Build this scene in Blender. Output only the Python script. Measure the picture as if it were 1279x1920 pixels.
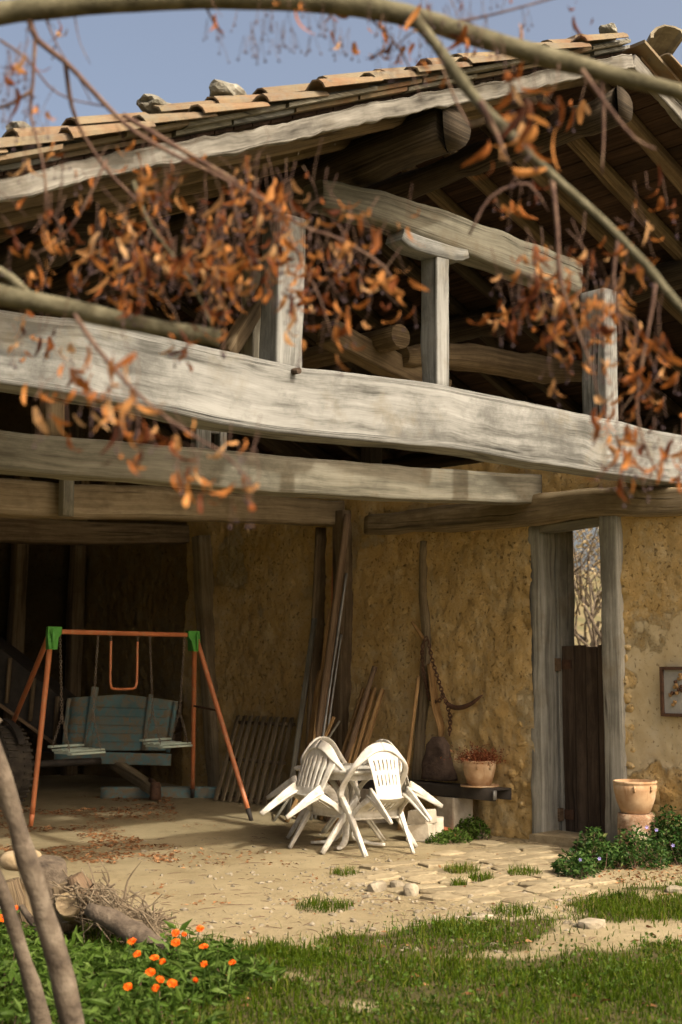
import bpy, math, random
import numpy as np
from mathutils import Vector, Matrix, Euler
R = math.radians
rng = np.random.default_rng(7)
random.seed(7)
for o in list(bpy.data.objects): bpy.data.objects.remove(o)
SC = bpy.context.scene
COL = SC.collection

# ------------------------------------------------------------------ camera
# world frame: X runs along the barn's tie beams, Y into the barn, Z up
CAMP = np.array([-10.13, -8.74, 1.6]); TH = R(41.5); FPX = 2600.0; PITCH = math.atan(290/2600)
cam = bpy.data.cameras.new('camera'); camo = bpy.data.objects.new('camera', cam); COL.objects.link(camo)
camo.location = CAMP; camo.rotation_euler = (R(90)+PITCH, 0, -TH)
cam.sensor_fit = 'VERTICAL'; cam.sensor_height = 36; cam.lens = 36*FPX/1920; cam.clip_end = 3000; cam.clip_start = .05
cam.dof.use_dof = True; cam.dof.focus_distance = 10.6; cam.dof.aperture_fstop = 2.4
SC.camera = camo
# ------------------------------------------------------------------ sky and sun
SUN_EL, SUN_AZ = R(43.5), R(9)                       # azimuth measured from the barn's front towards +X
SDIR = Vector((math.sin(SUN_AZ)*math.cos(SUN_EL), -math.cos(SUN_AZ)*math.cos(SUN_EL), math.sin(SUN_EL)))
W = bpy.data.worlds.new('World'); SC.world = W; W.use_nodes = True
sk = W.node_tree.nodes.new('ShaderNodeTexSky'); sk.sky_type = 'NISHITA'; sk.sun_disc = False
sk.sun_elevation = SUN_EL; sk.sun_rotation = math.atan2(SDIR.x, SDIR.y); sk.altitude = 300
sk.air_density = .65; sk.dust_density = 10.0; sk.ozone_density = .2
bg = W.node_tree.nodes['Background']; bg.inputs['Strength'].default_value = 0.15
hz_ = W.node_tree.nodes.new('ShaderNodeMix'); hz_.data_type = 'RGBA'; hz_.blend_type = 'MULTIPLY'; hz_.inputs[0].default_value = 1; hz_.inputs[7].default_value = (1.07, 1.0, .87, 1)   # dusty autumn air
W.node_tree.links.new(sk.outputs['Color'], hz_.inputs[6]); W.node_tree.links.new(hz_.outputs[2], bg.inputs['Color'])
sl = bpy.data.lights.new('sun', 'SUN'); sl.energy = 2.0; sl.angle = R(1.2); sl.color = (1, .92, .77)
so = bpy.data.objects.new('sun', sl); COL.objects.link(so); so.rotation_euler = SDIR.to_track_quat('Z', 'Y').to_euler()
SC.view_settings.view_transform = 'Standard'; SC.view_settings.look = 'None'
SC.view_settings.exposure = 1.0; SC.view_settings.gamma = 1
SC.render.engine = 'CYCLES'
SC.cycles.max_bounces = 7; SC.cycles.diffuse_bounces = 5; SC.cycles.glossy_bounces = 2; SC.cycles.transmission_bounces = 3; SC.cycles.transparent_max_bounces = 4
SC.cycles.caustics_reflective = False; SC.cycles.caustics_refractive = False

# ------------------------------------------------------------------ surveying: where a sight line meets a known plane
_F0 = np.array([math.sin(TH), math.cos(TH), 0]); _RT = np.array([math.cos(TH), -math.sin(TH), 0]); _Z = np.array([0, 0, 1.])
_FW = _F0*math.cos(PITCH)+_Z*math.sin(PITCH); _UP = -_F0*math.sin(PITCH)+_Z*math.cos(PITCH)
def ray(x, y): return _FW+_RT*(x-639.5)/FPX+_UP*(960-y)/FPX
def on_y(x, y, Y): d = ray(x, y); return CAMP+d*((Y-CAMP[1])/d[1])
def on_x(x, y, X): d = ray(x, y); return CAMP+d*((X-CAMP[0])/d[0])
def on_z(x, y, Z=0.): d = ray(x, y); return CAMP+d*((Z-CAMP[2])/d[2])
def at_d(x, y, D): return CAMP+ray(x, y)*D

# ------------------------------------------------------------------ noise
def _h(i, j, k, seed):
    n = (i*374761393+j*668265263+k*2147483647+seed*1274126177) & 0xffffffff
    n = ((n ^ (n >> 13))*1274126177) & 0xffffffff
    return ((n ^ (n >> 16)) & 0xffff)/65535.0
def vn(x, y, z=0., seed=0):
    x, y, z = np.broadcast_arrays(np.asarray(x, float), np.asarray(y, float), np.asarray(z, float))
    i, j, k = np.floor(x).astype(np.int64), np.floor(y).astype(np.int64), np.floor(z).astype(np.int64)
    u, v, w = x-i, y-j, z-k; u = u*u*(3-2*u); v = v*v*(3-2*v); w = w*w*(3-2*w)
    r = 0
    for a in (0, 1):
        for b in (0, 1):
            for c in (0, 1):
                r = r+_h(i+a, j+b, k+c, seed)*(u if a else 1-u)*(v if b else 1-v)*(w if c else 1-w)
    return r*2-1
def fbm(x, y, z=0., o=4, seed=0):
    r = 0; a = .5
    for q in range(o): r = r+a*vn(np.asarray(x)*2**q+q*7.3, np.asarray(y)*2**q+q*3.1, np.asarray(z)*2**q, seed+q); a *= .5
    return r
def sst(a, b, x): x = np.clip((x-a)/(b-a), 0, 1); return x*x*(3-2*x)
def gz(x, y):
    x = np.asarray(x, float); y = np.asarray(y, float)
    near = sst(60, 20, np.hypot(x, y))
    return .13*sst(1.3, 4.6, y)*near+near*(.028*fbm(x*.6, y*.6, 0, 3, 5)+.012*fbm(x*3, y*3, 0, 3, 9))
def gp(x, y, dz=0.):                      # ground point under a pixel of the survey
    p = on_z(x, y, 0)
    for q in range(4): p = on_z(x, y, float(gz(p[0], p[1]))+dz)
    return p

# ------------------------------------------------------------------ materials
MATS = {}
class NT:
    def __init__(s, name):
        s.m = bpy.data.materials.new(name); s.m.use_nodes = True; s.t = s.m.node_tree; s.b = s.t.nodes['Principled BSDF']; MATS[name] = s.m
    def n(s, typ, ins=None, **kw):
        nd = s.t.nodes.new('ShaderNode'+typ)
        for k, v in kw.items(): setattr(nd, k, v)
        for k, v in (ins or {}).items(): s.set(nd.inputs[k], v)
        return nd
    def set(s, inp, v):
        if hasattr(v, 'is_output') or isinstance(v, bpy.types.NodeSocket): s.t.links.new(v, inp)
        else: inp.default_value = v
    def bs(s, **kw):
        for k, v in kw.items(): s.set(s.b.inputs[k.replace('_', ' ')], v)
    def co(s, kind='Object'): return s.n('TexCoord').outputs[kind]
    def mp(s, vec, sc=(1, 1, 1), loc=(0, 0, 0)): return s.n('Mapping', {'Vector': vec, 'Scale': sc, 'Location': loc}).outputs[0]
    def noise(s, vec, sc, det=5, rough=.6, dist=0.): return s.n('TexNoise', {'Vector': vec, 'Scale': sc, 'Detail': det, 'Roughness': rough, 'Distortion': dist}).outputs[0]
    def ramp(s, fac, stops, interp='LINEAR'):
        r = s.n('ValToRGB', {'Fac': fac}); e = r.color_ramp.elements; r.color_ramp.interpolation = interp
        while len(e) < len(stops): e.new(.5)
        for el, (p, c) in zip(e, stops):
            el.position = p; el.color = (c[0], c[1], c[2], 1) if hasattr(c, '__len__') else (c, c, c, 1)
        return r.outputs[0]
    def mix(s, f, a, b, mode='MIX'):
        m = s.n('Mix', data_type='RGBA', blend_type=mode)
        for i, v in ((0, f), (6, a), (7, b)):
            if isinstance(v, tuple): v = (v+(1,))[:4]
            s.set(m.inputs[i], v)
        return m.outputs[2]
    def math(s, op, a, b=0.): 
        m = s.n('Math', operation=op); s.set(m.inputs[0], a); s.set(m.inputs[1], b); return m.outputs[0]
    def bump(s, h, st=.5, d=.02, prev=None):
        b = s.n('Bump', {'Height': h, 'Strength': st, 'Distance': d})
        if prev is not None: s.set(b.inputs['Normal'], prev)
        return b.outputs[0]
    def rnd(s): return s.n('ObjectInfo').outputs['Random']

def wood(name, dark, mid, light, crack=.6, stain=None, rough=.85, grain=1.):
    k = NT(name); uv = k.co('UV'); ob = k.n('NewGeometry').outputs['Position']
    rr = k.n('CombineXYZ', {'X': k.math('MULTIPLY', k.rnd(), 37.), 'Y': k.math('MULTIPLY', k.rnd(), 11.)}).outputs[0]
    v = k.n('VectorMath', {0: uv, 1: rr}, operation='ADD').outputs[0]
    wv = k.n('VectorMath', {0: v, 1: k.n('VectorMath', {0: k.noise(k.mp(v, (1.3, 3, 1)), 1., 2), 'Scale': .016}, operation='SCALE').outputs[0]}, operation='ADD').outputs[0]
    g1 = k.noise(k.mp(wv, (.8, 75*grain, 1)), 1., 4, .75)
    g2 = k.noise(k.mp(wv, (.35, 17*grain, 1)), 1., 5, .65)
    pt = k.noise(ob, 2.1, 6, .7)
    f = k.math('ADD', k.math('MULTIPLY', g1, .5), k.math('ADD', k.math('MULTIPLY', g2, .36), k.math('MULTIPLY', pt, .2)))
    c = k.ramp(f, [(.43, dark), (.525, mid), (.63, light)])
    c = k.mix(k.ramp(k.noise(k.mp(wv, (.5, 5*grain, 1), (2, 7, 0)), 1., 8, .75), [(.5, 0.), (.62, .8)]), c, tuple(.55*x+.2*y for x, y in zip(dark, mid)))
    cr = k.math('ABSOLUTE', k.math('SUBTRACT', k.noise(k.mp(wv, (.11, 11*grain, 1), (3, 5, 0)), 1., 2, .5), .5))
    crm = k.ramp(cr, [(0., 1.), (.003, .9), (.009, 0.)])
    gate = k.ramp(k.noise(k.mp(v, (.7, 2.5, 1), (9, 2, 0)), 1., 3), [(.5, 0.), (.58, 1.)])
    crk = k.math('MULTIPLY', k.math('MULTIPLY', crm, gate), crack)
    kn = k.ramp(k.n('TexVoronoi', {'Vector': k.mp(v, (1.1, 3.2, 1)), 'Scale': 1.}).outputs['Distance'], [(.0, 1.), (.025, .7), (.05, 0.)])
    crk = k.math('MAXIMUM', crk, k.math('MULTIPLY', kn, .55))
    c = k.mix(crk, c, tuple(x*.25 for x in dark))
    if stain: c = k.mix(k.ramp(k.noise(ob, 2.6, 5, .65), [(.55, 0.), (.72, .6)]), c, stain)
    h = k.math('SUBTRACT', k.math('ADD', k.math('MULTIPLY', g1, .7), k.math('MULTIPLY', g2, .25)), k.math('MULTIPLY', crk, 1.4))
    k.bs(Base_Color=c, Roughness=rough, Normal=k.bump(h, .8, .009)); k.b.inputs['Specular IOR Level'].default_value = .2
    return k.m
WPALE = wood('wood_pale', (.056, .056, .05), (.185, .188, .178), (.262, .267, .256), .9, (.15, .132, .095))
WGREY = wood('wood_grey', (.09, .085, .065), (.175, .165, .13), (.25, .238, .192), .8, (.13, .098, .056))
WMID = wood('wood_mid', (.13, .1, .058), (.23, .18, .11), (.32, .26, .17), .8, (.12, .085, .045))
WBLACK = wood('wood_blackish', (.02, .0155, .01), (.05, .038, .025), (.09, .07, .048), .7)  # very dark wood for purlins, inner trusses and the deeper rafters
WBROWN = wood('wood_brown', (.075, .052, .03), (.15, .11, .066), (.235, .18, .11), .7, (.08, .05, .03))
WVERGE = wood('wood_verge', (.035, .032, .027), (.17, .162, .142), (.31, .3, .27), 1., (.1, .085, .06), grain=.55)
WCOLLAR = wood('wood_collar', (.05, .047, .036), (.115, .109, .084), (.17, .162, .128), .9, (.09, .07, .042))
WJAMB = wood('wood_jamb', (.15, .145, .122), (.3, .292, .25), (.4, .392, .345), .8, (.2, .165, .11))
WDARK = wood('wood_dark', (.028, .02, .014), (.062, .043, .03), (.11, .08, .058), .7)
WTAN = wood('wood_tan', (.16, .09, .035), (.31, .19, .08), (.43, .28, .13), .4)
WRUST = wood('wood_reddish', (.085, .055, .033), (.16, .108, .066), (.24, .17, .108), .6)
WBOARD = wood('wood_board', (.018, .011, .007), (.04, .023, .014), (.068, .04, .025), .6)
def simple(name, cols, sc=6., rough=.7, bump=.2, bd=.01, spec=.3, det=6, metal=0., per=0.):
    k = NT(name); ob = k.co('Object'); nz = k.noise(ob, sc, det, .62)
    n = len(cols); c = k.ramp(nz, [(.32+.4*i/max(1, n-1), cc) for i, cc in enumerate(cols)])
    if per: c = k.mix(1., c, k.ramp(k.rnd(), [(0, 1-per), (1, 1+per*.4)]), 'MULTIPLY')
    k.bs(Base_Color=c, Roughness=rough, Metallic=metal, Normal=k.bump(k.noise(ob, sc*4, 5, .6), bump, bd)); k.b.inputs['Specular IOR Level'].default_value = spec
    return k.m
BARK = simple('bark', [(.06, .054, .033), (.115, .105, .066), (.18, .165, .11)], 14, .9, .5, .01, .15)
TWIG = simple('twig_bark', [(.06, .035, .03), (.13, .08, .06), (.2, .14, .09)], 20, .9, .3, .005, .15)
GBARK = simple('grey_bark', [(.055, .043, .033), (.12, .095, .07), (.2, .165, .125)], 9, .9, .7, .015, .15)
ROCK = simple('rock', [(.17, .145, .105), (.3, .26, .19), (.42, .375, .285)], 5, .92, .6, .02, .15, per=.3)
FLAG = simple('flagstone_face', [(.2, .16, .1), (.28, .233, .148), (.345, .293, .195)], 7, .94, .7, .02, .1, per=.25)
PLAST = simple('white_plastic', [(.4, .37, .3), (.6, .58, .525), (.67, .655, .61)], 11, .42, .05, .004, .45)
GPLAST = simple('green_plastic', [(.06, .25, .04), (.1, .36, .06)], 6, .5, .1, .004, .4)
RUBBER = simple('rubber', [(.035, .03, .025), (.085, .072, .055)], 9, .85, .3, .01, .2)
DMETAL = simple('dark_metal', [(.02, .018, .016), (.055, .045, .036)], 7, .7, .3, .006, .3)
RUSTM = simple('rusty_iron', [(.045, .025, .016), (.1, .05, .028), (.06, .04, .03)], 18, .8, .5, .006, .3)
CHAINM = simple('old_chain', [(.12, .09, .065), (.24, .2, .16)], 20, .6, .3, .004, .4, metal=.3)
GALV = simple('galvanised', [(.2, .2, .19), (.34, .34, .32)], 9, .5, .1, .004, .5, metal=.5)
CONC = simple('concrete', [(.38, .33, .25), (.54, .48, .38), (.62, .56, .45)], 6, .92, .5, .01, .15, per=.2)
SOIL = simple('soil', [(.03, .022, .014), (.07, .05, .03)], 20, .95, .5, .01, .1)
SACK = simple('sack_cloth', [(.05, .035, .028), (.12, .085, .065)], 9, .95, .6, .02, .1)
def paint(name, base, worn, amt=.5, sc=7, rough=.55):
    k = NT(name); ob = k.co('Object'); uv = k.co('UV')
    f = k.ramp(k.noise(ob, sc, 6, .7), [(amt, 0.), (amt+.12, 1.)])
    g = k.noise(k.mp(uv, (3, 40, 1)), 1., 5, .6)
    b2 = k.mix(k.ramp(k.noise(ob, 2.2, 4, .6), [(.35, 0.), (.7, 1.)]), base, tuple(x*.62 for x in base))
    c = k.mix(k.math('MULTIPLY', f, k.ramp(g, [(.35, .3), (.6, 1.)])), b2, worn)
    k.bs(Base_Color=c, Roughness=rough, Normal=k.bump(g, .3, .005)); return k.m
ORANGE = paint('orange_paint', (.56, .19, .075), (.42, .23, .12), .54, 12, .45)
BLUEP = paint('blue_paint', (.12, .23, .245), (.2, .15, .09), .42, 9, .85)
MINT = paint('mint_paint', (.42, .5, .42), (.33, .28, .19), .58, 9, .7)

def tilemat():
    k = NT('terracotta'); ob = k.co('Object'); P = k.n('NewGeometry').outputs['Position']
    c = k.ramp(k.noise(P, 3.1, 5, .6), [(.3, (.17, .1, .06)), (.45, (.19, .138, .09)), (.58, (.2, .166, .113)), (.75, (.16, .14, .105))])
    c = k.mix(1., c, k.ramp(k.rnd(), [(0, (.75, .74, .72)), (.5, (.95, .93, .88)), (.8, (1, .9, .8)), (1, (1.05, .82, .7))]), 'MULTIPLY')
    c = k.mix(k.ramp(k.noise(P, 7, 8, .8), [(.48, 0.), (.64, .75)]), c, (.15, .135, .105))
    c = k.mix(k.ramp(k.noise(P, 16, 6, .75), [(.6, 0.), (.68, .8)]), c, (.09, .08, .062))
    c = k.mix(k.ramp(k.noise(P, 8.3, 6, .75), [(.62, 0.), (.68, .8)]), c, (.26, .2, .04))
    k.bs(Base_Color=c, Roughness=.9, Normal=k.bump(k.noise(P, 30, 6, .65), .5, .012)); k.b.inputs['Specular IOR Level'].default_value = .15
    return k.m
TILE = tilemat()
def potmat():
    k = NT('pot_clay'); P = k.co('Object')
    c = k.ramp(k.noise(P, 7, 5, .6), [(.35, (.34, .2, .1)), (.55, (.45, .3, .17)), (.7, (.54, .41, .27))])
    c = k.mix(k.ramp(k.noise(k.mp(P, (9, 9, 2.)), 1., 4, .6), [(.58, 0.), (.64, .6)]), c, (.26, .13, .05))
    k.bs(Base_Color=c, Roughness=.8, Normal=k.bump(k.noise(P, 40, 4), .2, .004)); return k.m
POT = potmat()
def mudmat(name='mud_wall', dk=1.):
    k = NT(name); P = k.n('NewGeometry').outputs['Position']
    pm = k.n('Attribute', attribute_name='plaster').outputs['Fac']
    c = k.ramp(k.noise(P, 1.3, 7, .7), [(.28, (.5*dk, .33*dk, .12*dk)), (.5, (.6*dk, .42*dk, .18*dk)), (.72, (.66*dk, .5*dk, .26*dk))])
    c = k.mix(k.ramp(k.noise(P, 2.6, 9, .8), [(.5, 0.), (.66, .65)]), c, (.66*dk, .55*dk, .34*dk))
    c = k.mix(k.ramp(k.noise(P, 13., 7, .75), [(.52, 0.), (.7, .6)]), c, (.64*dk, .54*dk, .34*dk))
    c = k.mix(k.ramp(k.noise(P, 19., 5, .7), [(.6, 0.), (.72, .7)]), c, (.2*dk, .13*dk, .06*dk))
    pl = k.ramp(k.noise(P, 2.3, 7, .7), [(.3, (.47, .36, .19)), (.55, (.55, .46, .29)), (.75, (.6, .54, .4))])
    pmm = k.ramp(k.math('ADD', pm, k.math('MULTIPLY', k.math('SUBTRACT', k.noise(P, 6, 7, .75), .5), 1.1)), [(.4, 0.), (.6, 1.)])
    c = k.mix(pmm, c, pl)
    rough = k.math('SUBTRACT', 1.15, pmm)
    pit = k.ramp(k.noise(P, 27, 4, .6), [(.3, 1.), (.4, 0.)]); c = k.mix(k.math('MULTIPLY', pit, .6), c, (.16*dk, .1*dk, .045*dk))
    c = k.mix(k.ramp(k.noise(k.mp(P, (1, 5, .8)), 1.2, 5, .7), [(.56, 0.), (.72, .45)]), c, (.27*dk, .175*dk, .075*dk))
    h = k.math('MULTIPLY', k.math('SUBTRACT', k.math('ADD', k.math('MULTIPLY', k.noise(P, 16, 9, .72), .8), k.math('MULTIPLY', k.noise(P, 60, 5, .7), .45)), k.math('MULTIPLY', pit, .6)), rough)
    k.bs(Base_Color=c, Roughness=.95, Normal=k.bump(h, 1., .035)); k.b.inputs['Specular IOR Level'].default_value = .1
    return k.m
MUD = mudmat(); MUDD = mudmat('mud_wall_deep_shade', .1); MUDSHADE = mudmat('mud_wall_shade', .38)  # second and third: same mud, interior shade put into the colour
def groundmat():
    k = NT('bare_earth'); P = k.n('NewGeometry').outputs['Position']
    gm = k.n('Attribute', attribute_name='grass').outputs['Fac']
    c = k.ramp(k.noise(P, .9, 6, .6), [(.3, (.235, .19, .107)), (.5, (.3, .248, .148)), (.7, (.355, .3, .188))])
    c = k.mix(k.ramp(k.noise(P, 4., 9, .8), [(.5, 0.), (.68, .65)]), c, (.17, .132, .076))
    c = k.mix(k.ramp(k.noise(P, 55., 3, .7), [(.62, 0.), (.72, .6)]), c, (.4, .35, .25))
    g = k.ramp(k.noise(P, 6, 6, .7), [(.35, (.05, .05, .018)), (.6, (.11, .09, .045))])
    far = k.ramp(k.noise(P, .05, 4, .6), [(.35, (.07, .09, .03)), (.65, (.14, .13, .06))])
    c = k.mix(gm, c, g)
    dist = k.n('VectorMath', {0: P}, operation='LENGTH').outputs[1]
    c = k.mix(k.ramp(k.math('DIVIDE', dist, 40.), [(.35, 0.), (.6, 1.)]), c, far)
    h = k.math('ADD', k.noise(P, 12, 8, .75), k.math('MULTIPLY', k.noise(P, 60, 5, .7), .6))
    k.bs(Base_Color=c, Roughness=.95, Normal=k.bump(h, .8, .03)); k.b.inputs['Specular IOR Level'].default_value = .1
    return k.m
EARTH = groundmat()
def leafmat(name, stops, trans=.35, rough=.6, src='obj', mask=None):
    k = NT(name)
    f = k.rnd() if src == 'obj' else k.n('Attribute', attribute_name='tint').outputs['Fac']
    c = k.ramp(f, stops)
    P = k.n('NewGeometry').outputs['Position']
    c = k.mix(.35, c, k.ramp(k.noise(P, 45., 4, .6), [(.3, .45), (.7, 1.35)]), 'MULTIPLY')
    k.bs(Base_Color=c, Roughness=rough); k.b.inputs['Specular IOR Level'].default_value = .1
    tr = k.n('BsdfTranslucent', {'Color': c}); mx = k.n('MixShader', {0: trans, 1: k.b.outputs[0], 2: tr.outputs[0]})
    k.t.links.new(mx.outputs[0], k.t.nodes['Material Output'].inputs[0]); return k.m
_dl = [(0., (.07, .02, .01)), (.2, (.17, .05, .013)), (.5, (.32, .112, .025)), (.8, (.43, .19, .055)), (1., (.5, .31, .15))]
DLEAF = leafmat('dry_bract', _dl, .3); DLEAFA = leafmat('dry_bract_mass', _dl, .3, src='a')
BERRY = simple('seed', [(.05, .03, .045), (.1, .07, .07)], 9, .8, .1)
GRASSM = leafmat('grass_blade', [(0., (.03, .056, .003)), (.4, (.058, .1, .005)), (.68, (.092, .135, .009)), (.84, (.14, .142, .026)), (1., (.21, .17, .06))], .4, .5, 'a')
WEED = leafmat('weed_leaf', [(0., (.03, .06, .008)), (.5, (.062, .115, .015)), (1., (.115, .175, .04))], .35, .5, 'a')
PERI = leafmat('periwinkle_leaf', [(0., (.015, .04, .01)), (.5, (.035, .085, .016)), (.9, (.09, .15, .04)), (1., (.2, .2, .08))], .3, .4, 'a')
LITTER = leafmat('leaf_litter', [(0., (.12, .055, .025)), (.5, (.24, .115, .05)), (1., (.38, .22, .11))], .15, .8, 'a')
FARLEAF = leafmat('far_leaf', [(0., (.16, .13, .06)), (.5, (.3, .22, .12)), (1., (.4, .33, .2))], .35, .7, 'a')
FARLEAFG = leafmat('far_leaf_green', [(0., (.07, .09, .03)), (.5, (.14, .16, .06)), (1., (.24, .24, .1))], .35, .7, 'a')
HEATH = leafmat('heather', [(0., (.12, .03, .015)), (.6, (.24, .07, .03)), (1., (.3, .15, .07))], .2, .8, 'a')
PETAL = simple('marigold_petal', [(.8, .14, .008), (.9, .24, .012)], 20, .6, .1)
PETALC = simple('marigold_eye', [(.35, .08, .01), (.6, .2, .02)], 60, .8, .4)
VIOLET = simple('violet_petal', [(.3, .27, .62), (.42, .38, .75)], 20, .6, .1)

# ------------------------------------------------------------------ builders
def tag(o, label=None, cat=None, group=None, kind=None):
    if label: o['label'] = label
    if cat: o['category'] = cat
    if group: o['group'] = group
    if kind: o['kind'] = kind
    return o
def empty(name, loc, label=None, cat=None, group=None, mw=None):
    o = bpy.data.objects.new(name, None); COL.objects.link(o); o.empty_display_size = .1
    if mw is not None: o.matrix_world = mw
    else: o.location = Vector(loc)
    return tag(o, label, cat, group)
def put(o, parent, local=False):
    COL.objects.link(o)
    if parent is not None:
        o.parent = parent
        if not local:
            # parts are modelled in world coordinates, so only a top-level root carries an offset
            o.matrix_parent_inverse = Matrix.Translation(-Vector(parent.location)) if parent.parent is None else Matrix()
    return o
def mesh(name, V, F, mat, parent=None, uv=None, smooth=False, local=False, attr=None):
    me = bpy.data.meshes.new(name)
    if isinstance(F, np.ndarray):
        V = np.asarray(V, np.float32); me.vertices.add(len(V)); me.vertices.foreach_set('co', V.ravel())
        k = F.shape[1]; me.loops.add(F.size); me.loops.foreach_set('vertex_index', F.ravel().astype(np.int32))
        me.polygons.add(len(F)); me.polygons.foreach_set('loop_start', np.arange(0, F.size, k, dtype=np.int32)); me.update(calc_edges=True)
    else: me.from_pydata([tuple(map(float, v)) for v in V], [], [tuple(int(i) for i in f) for f in F])
    if uv is not None:
        ul = me.uv_layers.new(name='UVMap'); li = np.empty(len(me.loops), np.int32); me.loops.foreach_get('vertex_index', li)
        uv = np.asarray(uv, np.float32); ul.data.foreach_set('uv', uv[li].ravel() if len(uv) == len(me.vertices) else uv.ravel())
    if attr:
        for k, a in attr.items():
            at = me.attributes.new(k, 'FLOAT', 'POINT'); at.data.foreach_set('value', np.asarray(a, np.float32).ravel())
    if mat: me.materials.append(mat)
    me.polygons.foreach_set('use_smooth', np.full(len(me.polygons), smooth))
    me.update()
    return put(bpy.data.objects.new(name, me), parent, local)
def crom(P, rad, step):
    P = np.asarray(P, float); rad = np.asarray(rad, float)
    if rad.ndim == 1: rad = np.stack([rad, rad], 1)
    if len(rad) == 1: rad = np.repeat(rad, len(P), 0)
    if len(P) == 2 or step is None:
        if step is None: return P, rad
    out, ro = [], []
    for i in range(len(P)-1):
        p0 = P[i-1] if i else 2*P[0]-P[1]; p1, p2 = P[i], P[i+1]; p3 = P[i+2] if i+2 < len(P) else 2*P[-1]-P[-2]
        m = max(1, int(math.ceil(np.linalg.norm(p2-p1)/step)))
        for q in range(m):
            t = q/m
            out.append(.5*((2*p1)+(-p0+p2)*t+(2*p0-5*p1+4*p2-p3)*t*t+(-p0+3*p1-3*p2+p3)*t**3)); ro.append(rad[i]*(1-t)+rad[i+1]*t)
    out.append(P[-1]); ro.append(rad[-1]); return np.array(out), np.array(ro)
def loftdata(P, rad, prof='round', n=10, step=.12, jit=0., up=(0, 0, 1), seed=0, sq=.22, fr=4.):
    P, rad = crom(P, rad, step); N = len(P)
    T = np.gradient(P, axis=0); T /= np.linalg.norm(T, axis=1)[:, None]+1e-12
    upv = np.asarray(up, float)
    if abs(np.dot(T[0], upv))/np.linalg.norm(upv) > .97: upv = np.array([0, 1., 0]) if abs(T[0][1]) < .9 else np.array([1., 0, 0])
    B = np.cross(T, upv); B /= np.linalg.norm(B, axis=1)[:, None]+1e-12; U = np.cross(B, T)
    a = (np.arange(n)+.5)/n*2*np.pi if prof == 'rect' else np.arange(n)/n*2*np.pi
    ca, sa = np.cos(a), np.sin(a)
    if prof == 'rect':
        ca = np.sign(ca)*np.abs(ca)**sq; sa = np.sign(sa)*np.abs(sa)**sq
    V = P[:, None]+B[:, None]*(ca[None, :, None]*rad[:, None, :1])+U[:, None]*(sa[None, :, None]*rad[:, None, 1:2])
    if jit:
        D = V-P[:, None]; D /= np.linalg.norm(D, axis=2)[:, :, None]+1e-9
        V = V+D*(jit*2*fbm(V[..., 0]*fr, V[..., 1]*fr, V[..., 2]*fr, 3, seed))[..., None]
    L = np.concatenate([[0], np.cumsum(np.linalg.norm(np.diff(P, axis=0), axis=1))])
    per = 2*np.pi*np.mean(rad)
    F, UVL = [], []
    for i in range(N-1):
        for j in range(n):
            k = (j+1) % n
            F.append((i*n+j, i*n+k, (i+1)*n+k, (i+1)*n+j))
            v0, v1 = j/n*per, (j+1)/n*per
            UVL += [(L[i], v0), (L[i], v1), (L[i+1], v1), (L[i+1], v0)]
    F.append(tuple(range(n-1, -1, -1))); F.append(tuple((N-1)*n+j for j in range(n)))
    UVL += [(ca[j]*rad[0, 0]+5, sa[j]*rad[0, 1]) for j in range(n-1, -1, -1)]; UVL += [(ca[j]*rad[-1, 0]+5, sa[j]*rad[-1, 1]) for j in range(n)]
    return V.reshape(-1, 3), F, UVL
def loft(name, P, rad, mat, parent=None, local=False, smooth=True, **kw):
    V, F, U = loftdata(P, rad, **kw)
    o = mesh(name, V, F, mat, parent, U, smooth, local)
    if smooth:
        o.data.polygons[len(F)-1].use_smooth = False; o.data.polygons[len(F)-2].use_smooth = False
    return o
def beam(name, P, hw, hh, mat, parent=None, jit=.008, step=.12, sq=.2, n=16, **kw):
    P = np.asarray(P, float)
    hw = np.broadcast_to(np.asarray(hw, float), (len(P),)); hh = np.broadcast_to(np.asarray(hh, float), (len(P),))
    return loft(name, P, np.stack([hw, hh], 1), mat, parent, prof='rect', n=n, jit=jit, step=step, sq=sq, seed=random.randint(0, 999), **kw)
def box(name, c, h, mat, parent=None, rot=None, jit=0., bev=.08, local=False):
    c = np.asarray(c, float); h = np.asarray(h, float)
    V, F, U = loftdata([(-h[0], 0, 0), (h[0], 0, 0)], [(h[1], h[2])], prof='rect', n=12, step=None, sq=bev+.04)
    V = np.array(V)
    if jit: V = V+jit*np.stack([vn(V[:, 0]*9+c[0], V[:, 1]*9+c[1], V[:, 2]*9+q*5+c[2]) for q in range(3)], 1)
    if rot is not None: V = V@np.array(Euler(rot).to_matrix()).T
    return mesh(name, V+c, F, mat, parent, U, False, local)
def lathe(name, prof, mat, parent, c, n=24, mat4=None):
    V, F = [], []; m = len(prof)
    for r, z in prof:
        for j in range(n): a = 2*np.pi*j/n; V.append((r*math.cos(a), r*math.sin(a), z))
    for i in range(m-1):
        for j in range(n): k = (j+1) % n; F.append((i*n+j, i*n+k, (i+1)*n+k, (i+1)*n+j))
    F.append(tuple(range(n-1, -1, -1))); F.append(tuple((m-1)*n+j for j in range(n)))
    V = np.array(V)
    if mat4 is not None: V = V@np.array(mat4.to_3x3()).T
    return mesh(name, V+np.asarray(c), F, mat, parent, None, True)
def icos(sub=2):
    import bmesh
    bm = bmesh.new(); bmesh.ops.create_icosphere(bm, subdivisions=sub, radius=1); V = np.array([v.co[:] for v in bm.verts]); F = [tuple(v.index for v in f.verts) for f in bm.faces]; bm.free(); return V, F
ICO = icos(2); ICO3 = icos(3)
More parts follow.
